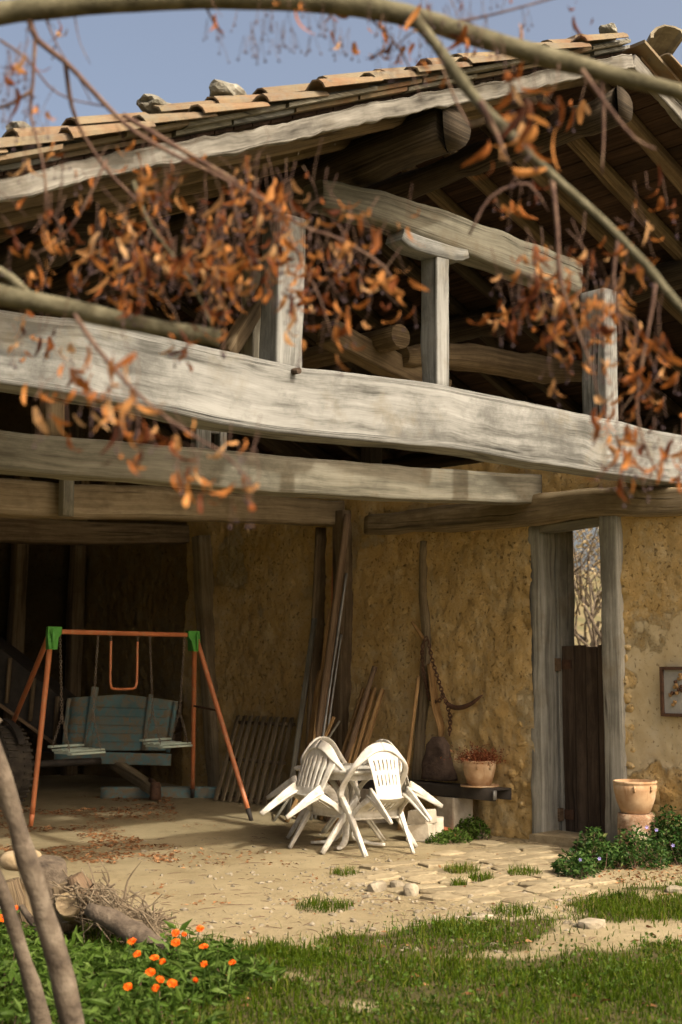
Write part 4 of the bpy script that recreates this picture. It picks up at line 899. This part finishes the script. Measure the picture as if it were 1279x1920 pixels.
C = np.stack([wx_, wy_, gz(wx_, wy_)+rng.uniform(.005, .05, 9000)], 1)[ok_]; V, F, T = leaves(C, .024, .8, tilt=.5, seed=44)
tag(mesh('lawn_clover', V, F, WEED, attr={'tint': T}), 'low broad-leaved weeds mixed into the grass', 'weeds', kind='stuff')
SV, SF, nb_ = [], [], 0
for q in range(520):
    p = gp(rng.uniform(120, 1120), rng.uniform(1560, 1800)); a = rng.uniform(0, 6.28); L = rng.uniform(.015, .06)*(2.2 if q % 17 == 0 else 1)
    if p[0] > -.1: continue
    d_ = np.array([math.cos(a), math.sin(a), 0])*L; m_ = p+rng.normal(0, .004, 3); m_[2] = p[2]+.006; V, F, U = loftdata([p-d_+[0, 0, .003], m_, p+d_+[0, 0, .003]], [.0014, .002, .001], n=4, step=None); SV.append(V); SF += [tuple(nb_+i for i in f) for f in F]; nb_ += len(V)
tag(mesh('twig_litter', np.concatenate(SV), SF, TWIG), 'small twigs and straw strewn over the yard', 'twigs', kind='stuff')
# tufts of grass in the paving
for q, (px, py, r, n, lab) in enumerate(((865, 1634, .14, 260, 'yellowish grass tuft growing between the flagstones'), (903, 1650, .1, 160, 'small green grass tuft at the flagstones, below the yellowish one'), (985, 1640, .14, 240, 'grass tuft beside the periwinkle on the paving'), (608, 1702, .2, 300, 'low weedy tuft on the bare earth in front of the chairs'), (645, 1640, .12, 120, 'small weed tuft among pebbles below the chairs'), (860, 1660, .06, 90, 'tiny grass tuft in a joint of the paving'), (965, 1712, .16, 200, 'weed tuft at the lower edge of the flagstones'))):
    c = gp(px, py); a = rng.uniform(0, 2*np.pi, n); rr = r*np.sqrt(rng.uniform(0, 1, n))
    V, F, T = blades(c[0]+rr*np.cos(a), c[1]+rr*np.sin(a), rng.uniform(.03, .1, n), 10+q, .0032, .9)
    tag(mesh('grass_tuft', V, F, GRASSM, attr={'tint': np.clip(T+(.25 if q == 0 else 0), 0, 1)}), lab, 'grass tuft', 'tufts on bare ground')
# leaf litter on the ground
def scatter_leaves(name, px0, px1, py0, py1, n, size, label, sd, dens=.05):
    g = np.random.default_rng(sd); C = []
    while len(C) < n:
        p = gp(g.uniform(px0, px1), g.uniform(py0, py1))
        if fbm(p[0]*1.6, p[1]*1.6, sd, 3, sd) > dens and p[0] < -.08: C.append(p+[0, 0, .004])
    V, F, T = leaves(np.array(C), size, .5, tilt=.12, seed=sd); V[:, 2] = np.maximum(V[:, 2], gz(V[:, 0], V[:, 1])+.004)
    tag(mesh(name, V, F, LITTER, attr={'tint': T}), label, 'fallen leaves', kind='stuff')
scatter_leaves('leaf_litter', -60, 330, 1495, 1620, 2600, .05, 'brown fallen leaves drifted across the barn floor', 3)
scatter_leaves('leaf_litter', 280, 560, 1540, 1700, 260, .04, 'scattered fallen leaves on the open yard', 4)
scatter_leaves('leaf_litter', 1040, 1290, 1615, 1680, 420, .04, 'fallen leaves under the periwinkle', 6, -.2)
scatter_leaves('leaf_litter', 350, 1290, 1730, 1918, 130, .06, 'fallen leaves lying in the grass', 7, -.05)
scatter_leaves('leaf_litter', 560, 1100, 1590, 1720, 160, .035, 'fallen leaves on the flagstones', 8, 0)
# gravel and pebbles
g = np.random.default_rng(12); V_, F_ = [], []; base_v, base_f = icos(1)
for q in range(1500):
    p = gp(g.uniform(250, 1100), g.uniform(1560, 1790)) if q < 900 else gp(g.normal(680, 70), g.normal(1660, 25)) if q < 1300 else gp(g.normal(900, 90), g.normal(1712, 12))
    
    if p[0] > -.1: continue
    s = .005+.024*g.uniform()**(4 if q < 900 else 3); b = len(V_)*len(base_v); V_.append(base_v*s*g.uniform(.6, 1.2, 3)*(1+.25*g.normal(size=base_v.shape))*[1, 1, .7]+p); F_ += [tuple(b+i for i in f) for f in base_f]
tag(mesh('pebbles', np.concatenate(V_), F_, ROCK), 'small pebbles strewn over the yard', 'pebbles', kind='stuff')
for q, (px, py, s, lab) in enumerate(((708, 1670, (.115, .06, .055), 'long pale loose stone lying on the earth below the chairs'), (770, 1678, (.09, .06, .06), 'blocky pale loose stone right of the long one'), (745, 1664, (.06, .05, .04), 'small brown stone between the two pale ones'), (1110, 1738, (.12, .08, .04), 'flat stone half sunk in the grass at right'), (920, 1563, (.05, .05, .04), 'round pebble by the wall foot near the door'), (905, 1572, (.075, .06, .045), 'rounded tan stone by the weeds at the wall foot'), (1265, 1672, (.1, .07, .03), 'flat pale stone at the right edge of the grass'), (905, 1722, (.1, .05, .02), 'thin slab at the lower paving edge'))):
    o = rock('loose_stone', gp(px, py)+[0, 0, s[2]*.4], s, ROCK, None, q+20, random.uniform(-.5, .8)); tag(o, lab, 'stone', 'loose stones in the yard')
# periwinkle and other leafy plants
def bush(name, blobs, n, size, mat, label, cat, wid=.55, stem=True, sd=0, grp=None):
    e = empty(name, blobs[0][:2]+(0,), label, cat, grp); g = np.random.default_rng(sd); C = []
    for (x, y, r, hh) in blobs:
        m = int(n*r*r*hh/sum(b[2]*b[2]*b[3] for b in blobs)); a = g.uniform(0, 2*np.pi, m); rr = r*g.uniform(0, 1, m)**.45; t = g.uniform(0, 1, m)**.7
        xx, yy = x+rr*np.cos(a), y+rr*np.sin(a); zz = gz(xx, yy)+t*hh*np.sqrt(np.maximum(0, 1-(rr/r)**2*.85))*(1+.35*fbm(xx*6, yy*6, 1, 2, sd)); C.append(np.stack([xx, yy, zz], 1))
    C = np.concatenate(C); C = C[C[:, 0] < -.05]
    V, F, T = leaves(C, size, wid, tilt=.55, seed=sd); mesh('foliage', V, F, mat, e, attr={'tint': T})
    SV, SF, SU = [], [], []
    for k in range(0, len(C), 45):
        p = C[k]; q = np.array([p[0]+g.normal(0, .05), p[1]+g.normal(0, .05), float(gz(p[0], p[1]))-.01]); V, F, U = loftdata([q, (p+q)/2+g.normal(0, .01, 3), p], [.003], n=4, step=None); b = sum(len(v) for v in SV); SV.append(V); SF += [tuple(b+i for i in f) for f in F]; SU += U
    if SV: tag(mesh('stems', np.concatenate(SV), SF, TWIG, e), kind='stuff')
    return e, C
def bp(px, py, r, hh): p = gp(px, py); return (float(p[0]), float(p[1]), r, hh)
e1, C1 = bush('periwinkle', [bp(1150, 1628, .16, .22), bp(1185, 1622, .15, .36), bp(1215, 1628, .18, .27), bp(1250, 1612, .2, .44), bp(1290, 1615, .3, .4), bp(1240, 1590, .2, .36)], 5600, .042, PERI, 'dark green periwinkle bush with violet flowers under the right flower pot', 'bush', sd=21)
e2, C2 = bush('periwinkle', [bp(1080, 1642, .17, .2), bp(1112, 1630, .16, .34), bp(1130, 1622, .14, .2)], 2300, .042, PERI, 'small periwinkle clump with one violet flower in front of the door', 'bush', sd=22)
bush('weed_clump', [bp(850, 1578, .16, .12), bp(885, 1572, .17, .2), bp(912, 1562, .12, .22), bp(820, 1582, .1, .1)], 2400, .03, WEED, 'bright green weed clump at the foot of the bench', 'weeds', .8, sd=23)
def violet(e, px, py, x=None):
    c = at_d(px, py, dep(gp(px, 1640))-.15); V, F = [], []
    nn = (CAMP-c); nn /= np.linalg.norm(nn); a1 = np.cross(nn, [0, 0, 1]); a1 /= np.linalg.norm(a1); a2 = np.cross(a1, nn)
    for q in range(5):
        t = 2*np.pi*q/5; b = len(V); d1 = a1*math.cos(t)+a2*math.sin(t); d2 = a1*math.cos(t+.5)+a2*math.sin(t+.5); d3 = a1*math.cos(t-.4)+a2*math.sin(t-.4)
        V += [c, c+d3*.012+nn*.004, c+d1*.015+nn*.002, c+d2*.012+nn*.006]; F.append((b, b+1, b+2, b+3))
    mesh('flower', V, F, VIOLET, e)
for px, py in ((1213, 1551), (1231, 1556), (1262, 1585)): violet(e1, px, py)
for px, py in ((1088, 1612), (1124, 1610)): violet(e2, px, py)
# marigolds
def marigold(name, blobs, n, flowers, label, sd):
    e, C = bush(name, blobs, n, .085, WEED, label, 'marigold', .3, sd=sd, grp='marigold plants in the bottom left corner')
    for (px, py, r) in flowers:
        r *= .85
        c = on_z(px, py, .27); g = np.random.default_rng(int(px*7+py)); V, F = [], []
        nn = (CAMP-c)*.5+[0, 0, 3.2]+g.normal(0, .9, 3); nn /= np.linalg.norm(nn); a1 = np.cross(nn, [0, 1, .1]); a1 /= np.linalg.norm(a1); a2 = np.cross(a1, nn)
        for ring, (rr, k, up) in enumerate(((r, 15, .0), (r*.72, 11, .004))):
            for q in range(k):
                t = 2*np.pi*(q+.5*ring)/k; d1 = a1*math.cos(t)+a2*math.sin(t); s1 = np.cross(nn, d1)*rr*.13; b = len(V); j = g.uniform(.85, 1.1)
                V += [c+d1*r*.12-s1*.4+nn*up, c+d1*r*.12+s1*.4+nn*up, c+d1*rr*.75*j+s1+nn*(up+.008), c+d1*rr*j+nn*(up+.004), c+d1*rr*.75*j-s1+nn*(up+.008)]; F.append((b, b+1, b+2, b+3, b+4))
        fo = mesh('flower', V, F, PETAL, e); rock('eye', c+nn*.012, (r*.3, r*.3, r*.15), PETALC, fo, 1, 0, icos(1), .2)
        gq = np.array([c[0]+g.normal(0, .04), c[1]+g.normal(0, .04), float(gz(c[0], c[1]))]); loft('stalk', [gq, (gq+c)/2+g.normal(0, .012, 3), c-nn*.004], [.004, .003, .003], WEED, fo, n=5, step=.06)
marigold('marigold_plant', [bp(345, 1822, .28, .19), bp(400, 1830, .22, .17)], 520, [(330, 1750, .028), (375, 1742, .027), (330, 1768, .03), (382, 1776, .028), (345, 1753, .02)], 'marigold plant with a group of orange flowers at the pile end, topmost of the flowers', 31)
marigold('marigold_plant', [bp(250, 1845, .26, .17), bp(200, 1840, .22, .15)], 480, [(248, 1766, .03), (258, 1790, .025), (290, 1797, .03), (305, 1804, .02)], 'marigold plant with orange flowers in front of the grey log', 32)
marigold('marigold_plant', [bp(300, 1882, .26, .2), bp(240, 1890, .22, .18)], 480, [(282, 1824, .028), (300, 1838, .024), (293, 1853, .022), (323, 1845, .028), (240, 1851, .024)], 'marigold plant whose orange flowers stand lowest in the bed', 33)
marigold('marigold_plant', [bp(430, 1850, .24, .18), bp(380, 1870, .2, .16)], 380, [(383, 1809, .022), (436, 1806, .022), (366, 1838, .014)], 'marigold plant with two small orange flowers, rightmost in the bed', 34)
marigold('marigold_plant', [bp(20, 1785, .2, .17), bp(-20, 1780, .2, .2)], 300, [(28, 1704, .026), (4, 1722, .03)], 'marigold plant at the left edge behind the bare stems', 35)
e, C = bush('weed_bed', [bp(60, 1850, .4, .2), bp(150, 1850, .38, .2), bp(-30, 1890, .4, .2), bp(120, 1930, .4, .18), bp(260, 1950, .35, .14), bp(150, 1805, .28, .13), bp(60, 1815, .3, .15)], 2600, .085, WEED, 'lush green leafy weeds around the bare stems', 'weeds', .3, sd=36)
# ---- wood pile at the left
CREAM = simple('cream_stone', [(.24, .18, .1), (.34, .26, .16), (.4, .33, .225)], 7, .92, .5, .015, .1)
def logp(name, P, rad, mat, label, cat='log', grp='logs of the wood pile', n=14, jit=.015): o = loft(name, P, rad, mat, None, n=n, step=.07, jit=jit, fr=7.); return tag(o, label, cat, grp)
def pz(px, py, gpy, dz=0.):                    # point at depth of ground row gpy
    return at_d(px, py, dep(gp(px, gpy)))
o = rock('boulder', pz(38, 1612, 1735), (.17, .12, .075), CREAM, None, 3, .4, ICO3, .16, .9, True, .75); tag(o, 'smooth cream boulder on top of the wood pile', 'boulder')
logp('log', [pz(95, 1612, 1735), pz(88, 1670, 1735), pz(92, 1730, 1735)], [.11, .135, .12], GBARK, 'upright shaggy bark log in the wood pile behind the bare stem', jit=.035)
logp('log', [pz(60, 1640, 1740), pz(62, 1690, 1740), pz(58, 1740, 1740)], [.075, .085, .08], CREAM, 'split pale log standing below the boulder')
logp('log', [pz(22, 1650, 1745), pz(35, 1700, 1745), pz(50, 1745, 1745)], [.05, .06, .06], WBROWN, 'brown log at the left end of the wood pile')
logp('log', [pz(140, 1642, 1770), pz(160, 1678, 1770), pz(190, 1725, 1770)], [.05, .06, .055], WRUST, 'reddish broken log slanting out of the pile to the upper left', jit=.02)
logp('log', [pz(165, 1706, 1790), pz(220, 1730, 1795), pz(268, 1758, 1805), pz(315, 1788, 1812)], [.05, .06, .055, .045], GBARK, 'grey lichened log lying at the front of the brush', jit=.025)
logp('log', [pz(128, 1694, 1780), pz(140, 1716, 1760)], [.06, .065], CREAM, 'cut pale log end facing us in the middle of the pile')
logp('log', [pz(98, 1735, 1760), pz(142, 1732, 1760)], [.045, .045], ROCK, 'short whitish log under the upright bark log')
logp('log', [pz(112, 1660, 1765), pz(122, 1700, 1765), pz(118, 1738, 1765)], [.05, .07, .06], WBROWN, 'dark rotten log between the bark log and the brushwood', jit=.03)
o = rock('white_stone', pz(8, 1688, 1745), (.08, .07, .13), simple('chalk', [(.6, .58, .52), (.7, .68, .62)], 6, .9), None, 8); tag(o, 'white stone at the left edge of the wood pile', 'stone')
logp('branch', [pz(40, 1700, 1750), pz(65, 1735, 1760), pz(85, 1765, 1775)], [.02, .022, .02], GBARK, 'thin branch leaning down from the wood pile', 'branch', n=8, jit=.006)
g = np.random.default_rng(5); SV, SF, nb_ = [], [], 0
for q in range(560):
    f = g.uniform(); cx = 140+155*f+g.normal(0, 12); cy = 1682+f*68+g.normal(0, 15); dd = dep(gp(220, 1765))+g.uniform(-.35, .3); c = at_d(cx, cy, dd); c[2] = max(c[2], .02)
    di = g.normal(size=3)*[.09, .09, .05]+_RT*g.uniform(-.02, .16)+np.array([0, 0, g.uniform(-.14, .04)]); r0 = g.uniform(.002, .007)
    V, F, U = loftdata([c-di*.6, c+g.normal(0, .02, 3), c+di*.7], [r0, r0*.8, r0*.4], n=5, step=.1); V = np.array(V); V[:, 2] = np.maximum(V[:, 2], .01); SV.append(V); SF += [tuple(nb_+i for i in f_) for f_ in F]; nb_ += len(V)
for a, b, c in (((175, 1700), (205, 1650), (185, 1608)), ((232, 1690), (240, 1650), (265, 1615)), ((220, 1690), (200, 1652), (190, 1630)), ((260, 1700), (285, 1712), (322, 1706)), ((290, 1735), (285, 1716), (292, 1702))):
    V, F, U = loftdata([pz(*a, 1765), pz(*b, 1765), pz(*c, 1765)], [.01, .006, .002], n=5, step=.05); SV.append(V); SF += [tuple(nb_+i for i in f_) for f_ in F]; nb_ += len(V)
tag(mesh('brush_pile', np.concatenate(SV), SF, simple('dry_twig', [(.085, .062, .038), (.15, .115, .075), (.22, .18, .125)], 9, .9)), 'heap of dry brushwood twigs beside the logs', 'brushwood', kind='stuff')
# bare stems in the left foreground
for pts, rad, lab in (([(-60, 1270), (-25, 1370), (3, 1450), (30, 1545), (62, 1645), (92, 1745), (118, 1835), (138, 1920), (160, 2020)], [.03, .032, .035, .037, .04, .042, .044, .046, .05], 'bare grey stem leaning across the bottom left, the taller one'), ([(-90, 1480), (-40, 1580), (-5, 1650), (22, 1725), (48, 1810), (76, 1905), (92, 1970)], [.026, .028, .03, .032, .034, .036, .04], 'bare grey stem at the left edge, the shorter one')):
    d0 = dep(gp(*pts[-1])); m = len(pts); P = [at_d(x, y, d0-.25*(1-i/(m-1))) for i, (x, y) in enumerate(pts)]; P[-1][2] = -.03
    o = loft('bare_stem', P, rad, GBARK, None, n=14, step=.08, jit=.008, fr=7.); tag(o, lab, 'stem', 'bare stems'); 
    if rad[0] == .03: 
        kp = at_d(-2, 1345, d0-.2); kn = loft('side_shoot', [P[1], (P[1]+kp)/2, kp], [.02, .016, .018], GBARK, o, n=10, step=.04)

# ---- lime tree whose branches hang in front of the barn
D1 = 3.7
tbase = at_d(-760, 1250, 4.3); tbase[2] = 0
tree = empty('lime_tree', tbase, 'leaf-bare lime tree branches with orange dried bracts hanging before the barn', 'tree')
T0 = tbase; Z3 = np.array([0, 0, 1.])
mb0 = at_d(-330, 95, D1+.1)
loft('trunk', [T0-[0, 0, .1], T0+[.02, .02, 1.2], T0+[.0, .05, 2.3], T0+[.1, .05, 3.2], T0+[.05, .0, 4.6]], [.19, .15, .13, .1, .05], GBARK, tree, n=16, step=.15, jit=.015)
def px_m(p, d): return p*d/FPX/2
def br(name, pts, th, d=D1, mat=BARK, start=None, jit=.003, dvar=0.):
    P = [at_d(x, y, d+dvar*i/(len(pts)-1)) for i, (x, y) in enumerate(pts)]; rad = [px_m(t, d) for t in np.interp(np.linspace(0, 1, len(pts)), np.linspace(0, 1, len(th)), th)]
    if start is not None: P.insert(0, np.asarray(start)); rad.insert(0, rad[0]*1.15)
    loft(name, P, rad, mat, tree, n=12 if th[0] > 14 else 6, step=.05, jit=jit, fr=9.); return P
br('branch', [(-330, 95), (-120, 45), (0, 24), (130, 11), (250, 2), (400, -4), (520, -1), (640, 8), (760, 28), (850, 55), (950, 86), (1060, 116), (1170, 146), (1290, 176), (1400, 212)], [54, 46, 42, 40, 44, 42, 38, 36, 28, 20], start=T0+[.08, .05, 3.1])
br('branch', [(-330, 470), (-150, 515), (0, 552), (120, 576), (250, 606), (412, 634)], [46, 42, 38, 34, 30], start=T0+[.0, .03, 2.35])
br('branch', [(770, 28), (815, 80), (850, 130), (900, 195), (950, 245), (1005, 300), (1080, 368), (1150, 432), (1210, 496), (1290, 592), (1400, 720)], [24, 25, 22, 18, 15, 12, 10], d=D1-.05, dvar=-.4)
br('twig', [(-20, 500), (20, 520), (60, 560)], [20, 18])
TW = []
def tw(pts, th, d=D1, dv=0., mat=TWIG): TW.append((br('twig', pts, th, d, mat, jit=.001, dvar=dv))); return TW[-1]
tw([(55, 35), (70, 75), (125, 118), (190, 188), (250, 245), (330, 292), (400, 325), (465, 360), (540, 400)], [14, 10, 7, 4])
tw([(66, 70), (62, 150), (58, 220), (75, 280), (86, 350), (90, 420)], [9, 6, 3])
tw([(122, 115), (135, 200), (160, 260), (210, 330), (260, 380), (300, 440), (330, 500)], [10, 7, 3], dv=.3)
tw([(230, 215), (330, 275), (450, 345), (560, 420), (640, 450), (720, 500), (745, 545)], [10, 8, 6, 3], dv=.2)
tw([(0, 75), (50, 110), (90, 160), (130, 185), (200, 200)], [6, 4, 3]); tw([(60, 170), (20, 195), (-10, 205)], [8, 5]); tw([(86, 35), (110, 90), (150, 150), (170, 190)], [5, 3, 2]); tw([(140, 30), (150, 80), (170, 120)], [4, 2])
tw([(250, 340), (280, 420), (340, 500), (380, 570), (400, 620)], [7, 5, 3], mat=BARK)
tw([(140, 590), (180, 650), (240, 720), (300, 775), (360, 815), (430, 860), (480, 920)], [10, 8, 6, 4], d=D1-.3, dv=-.2)
tw([(1035, 330), (1045, 430), (1050, 520), (1075, 600), (1110, 690), (1120, 740)], [9, 9, 6, 3], dv=-.1); tw([(1128, 140), (1132, 240), (1128, 330)], [7, 5, 3]); tw([(880, 440), (920, 370), (990, 345), (1030, 400)], [5, 5, 3]); tw([(1090, 130), (1140, 200), (1190, 260), (1230, 280)], [9, 6, 4], d=D1-.3)
tw([(1230, 530), (1215, 620), (1200, 700), (1195, 780), (1215, 850), (1240, 900)], [8, 6, 3]); tw([(1160, 440), (1150, 520), (1160, 590), (1165, 650)], [7, 5, 3]); tw([(900, 190), (930, 250), (955, 310)], [14, 10, 5], d=D1-.4)
tw([(620, 0), (690, 30), (780, 42), (870, 38), (960, 18), (1060, -10)], [9, 6, 4]); tw([(690, 30), (740, 80), (770, 130), (790, 190)], [5, 4, 2]); tw([(380, 0), (400, 40), (420, 70)], [5, 3]); tw([(800, 44), (760, 70), (735, 100)], [4, 2]); tw([(830, 130), (860, 200), (885, 240)], [5, 3])
tw([(520, 390), (560, 480), (600, 560), (625, 640)], [6, 4, 2]); tw([(200, 300), (150, 400), (110, 450), (60, 480)], [5, 3]); tw([(430, 340), (450, 430), (480, 520)], [6, 3])
# dried bracts
def bract_mesh(seed, L=.066, Wd=.0082):
    g = np.random.default_rng(seed); V, F = [], []; cv = g.uniform(.4, 2.8)*g.choice([-1, 1]); cu = g.uniform(-.2, 1.3); tw_ = g.uniform(-2.2, 2.2); bend = g.uniform(-.5, .5); n = 8; Wd *= g.uniform(.65, 1.3)
    for i in range(n):
        t = i/(n-1); w = Wd*math.sin(np.pi*(.1+.86*t))**.8; a = cv*t; x = L*math.sin(a)/cv; y = L*(1-math.cos(a))/cv; b = tw_*t; cb, sb = math.cos(b), math.sin(b)
        for k in (-1, 0, 1):
            ww = k*w*g.uniform(.72, 1.15); h = abs(k)*w*cu; V.append((ww*cb-h*sb+bend*L*t*t, y+ww*sb+h*cb, -x))
    for i in range(n-1):
        for k in (0, 1): F.append((i*3+k, i*3+k+1, (i+1)*3+k+1, (i+1)*3+k))
    return np.array(V), F
BM = []
for q in range(24):
    V, F = bract_mesh(q); me = bpy.data.meshes.new('leaf'); me.from_pydata(V.tolist(), [], F); me.materials.append(DLEAF); me.polygons.foreach_set('use_smooth', np.full(len(F), True)); BM.append((me, V, F))
CL = [(505, 390, 60, 75, 34), (560, 440, 60, 60, 26), (640, 480, 60, 60, 26), (690, 540, 55, 50, 14), (620, 600, 60, 60, 16), (560, 540, 45, 60, 14), (480, 330, 25, 35, 7), (300, 330, 60, 50, 14), (235, 420, 70, 60, 22), (150, 470, 70, 60, 20), (90, 440, 60, 45, 10), (330, 440, 55, 60, 18), (400, 430, 50, 70, 22), (310, 520, 80, 60, 26), (200, 540, 70, 40, 16), (400, 560, 55, 55, 24), (450, 520, 50, 60, 18), (385, 640, 40, 40, 10), (100, 640, 40, 40, 10), (100, 740, 35, 30, 6), (160, 745, 30, 40, 7), (225, 760, 45, 60, 16), (270, 830, 50, 40, 10), (345, 860, 50, 50, 12), (370, 930, 30, 40, 5), (420, 880, 25, 30, 4), (472, 910, 16, 30, 4), (160, 320, 80, 50, 8),
      (970, 540, 55, 50, 20), (1030, 560, 50, 60, 22), (1070, 630, 55, 55, 24), (1120, 580, 40, 70, 14), (1110, 470, 35, 60, 8), (1190, 425, 50, 45, 10), (1215, 470, 30, 40, 6), (1160, 620, 40, 60, 12), (1225, 650, 35, 50, 10), (1190, 740, 40, 60, 14), (1160, 840, 45, 50, 12), (1215, 850, 45, 60, 18), (1255, 890, 30, 40, 8), (950, 390, 40, 30, 6), (940, 580, 40, 30, 5), (960, 250, 35, 55, 7), (1005, 215, 25, 60, 6), (985, 300, 40, 30, 5), (1060, 190, 40, 20, 2),
      (700, 110, 70, 45, 8), (800, 60, 70, 40, 8), (790, 160, 30, 40, 5), (640, 40, 40, 30, 3), (530, 25, 20, 30, 3), (420, 60, 20, 25, 3), (865, 20, 60, 25, 6), (940, 20, 50, 25, 5), (1040, 10, 40, 20, 3), (40, 190, 50, 90, 8), (20, 120, 30, 40, 4), (90, 120, 20, 30, 2)]
g = np.random.default_rng(11); items = []; STK = []
for cx, cy, rx, ry, m in CL:
    big = 1.35 if 200 <= cy <= 320 and 930 < cx < 1010 else 1.
    dl_ = D1-(.5 if big > 1 or (cy > 700 and cx < 600) else 0)+g.normal(0, .08)
    k = max(1, int(m*.52))
    for q in range(k):                         # bracts hang in small bunches
        bx, by = cx+g.normal(0, rx*.75), cy+g.normal(0, ry*.7); c0 = at_d(bx, by-14, dl_+g.normal(0, .13)); STK.append((c0, c0+np.array([g.normal(0, .03), g.normal(0, .03), g.uniform(.05, .13)])))
        for z in range(int(g.integers(2, 5))): items.append((c0+g.normal(0, .024, 3), g.uniform(0, 2*np.pi), g.normal(0, .45), g.normal(0, .45), g.uniform(.5, 1.25)*big))
g.shuffle(items)
restV, restF, restT, nb_ = [], [], [], 0
for q, (c, a, b, d_, s) in enumerate(items):
    me, V, F = BM[q % 24]; M = Matrix.Translation(Vector(c)) @ Euler((b, d_, a)).to_matrix().to_4x4() @ Matrix.Scale(s, 4)
    if q < 300:
        o = bpy.data.objects.new('leaf', me); COL.objects.link(o); o.parent = tree; o.matrix_parent_inverse = Matrix.Translation(-tree.location); o.matrix_basis = M
    else:
        W_ = V@np.array(M.to_3x3()).T+np.array(c); restV.append(W_); restF += [tuple(nb_+i for i in f) for f in F]; nb_ += len(V); restT.append(np.full(len(V), g.uniform()))
o = mesh('leaves', np.concatenate(restV), restF, DLEAFA, tree, smooth=True, attr={'tint': np.concatenate(restT)}); tag(o, kind='stuff')
# hanging seeds on thin stalks
iv, if_ = icos(1); SV, SF, nb_ = [], [], 0; TV_, TF_, nt_ = [], [], 0
seedc = [it[0] for it in items[::3]]+[at_d(g.uniform(380, 1000), g.uniform(-10, 75), D1+g.normal(0, .1)) for q in range(60)]+[at_d(g.normal(1150, 30), g.normal(850, 20), D1) for q in range(14)]+[at_d(g.normal(30, 25), g.normal(150, 60), D1) for q in range(30)]
for c in seedc:
    for z in range(2):
        p = c+np.array([g.normal(0, .012), g.normal(0, .012), -g.uniform(.045, .075)]); SV.append(iv*g.uniform(.003, .0048)+p); SF += [tuple(nb_+i for i in f) for f in if_]; nb_ += len(iv)
        V, F, U = loftdata([c, p], [.0007], n=3, step=None); TV_.append(V); TF_ += [tuple(nt_+i for i in f) for f in F]; nt_ += len(V)
o = mesh('seeds', np.concatenate(SV), SF, BERRY, tree); tag(o, kind='stuff')
for a_, b_ in STK:
    V, F, U = loftdata([b_, (a_+b_)/2+g.normal(0, .008, 3), a_], [.0014, .0011, .0008], n=4, step=None); TV_.append(V); TF_ += [tuple(nt_+i for i in f) for f in F]; nt_ += len(V)
o = mesh('seed_stalks', np.concatenate(TV_), TF_, TWIG, tree); tag(o, kind='stuff')

# ---- autumn shrubs seen through the doorway
def far_tree(x, y, hgt, spread, mat, label, sd, n=1400, lsz=.16):
    e = empty('autumn_tree', (x, y, 0), label, 'tree', 'trees beyond the doorway'); g = np.random.default_rng(sd); tips = []
    SV, SF, nb = [], [], 0
    def grow(p, d, L, r, lev):
        nonlocal nb
        q = p+d*L*.5+g.normal(0, L*.06, 3); t = p+d*L+g.normal(0, L*.1, 3); V, F, U = loftdata([p, q, t], [r, r*.8, r*.55], n=6, step=None); SV.append(V); SF.extend([tuple(nb+i for i in f) for f in F]); nb += len(V)
        tips.append(t)
        if lev:
            for k in range(int(g.integers(2, 5))):
                dd = d+g.normal(0, .55, 3)*spread; dd[2] = abs(dd[2])*.7+.12; dd /= np.linalg.norm(dd); grow(p+d*L*g.uniform(.5, 1), dd, L*g.uniform(.55, .8), r*.55, lev-1)
    for k in range(3): 
        d = np.array([g.normal(0, .35), g.normal(0, .35), 1]); grow(np.array([x+g.normal(0, .1), y+g.normal(0, .1), -.05]), d/np.linalg.norm(d), hgt*.36, hgt*.009, 4)
    mesh('trunk', np.concatenate(SV), SF, GBARK, e); tips = np.array(tips); C = tips[g.integers(0, len(tips), n)]+g.normal(0, .22, (n, 3)); V, F, T = leaves(C, lsz, .6, seed=sd); mesh('crown', V, F, mat, e, attr={'tint': T})
far_tree(13.5, 9.6, 7, .8, FARLEAF, 'bare twiggy autumn tree with tan leaves behind the doorway', 1, 1500, .1); far_tree(17.5, 13.5, 9, .9, FARLEAF, 'taller autumn tree further behind the doorway', 2, 1600); far_tree(11.5, 9.2, 2.2, 1., FARLEAFG, 'low greenish shrub just above the half-door', 3, 1600, .1); far_tree(22, 15, 9, .9, FARLEAFG, 'greenish tree at the back beyond the doorway', 4, 1500)
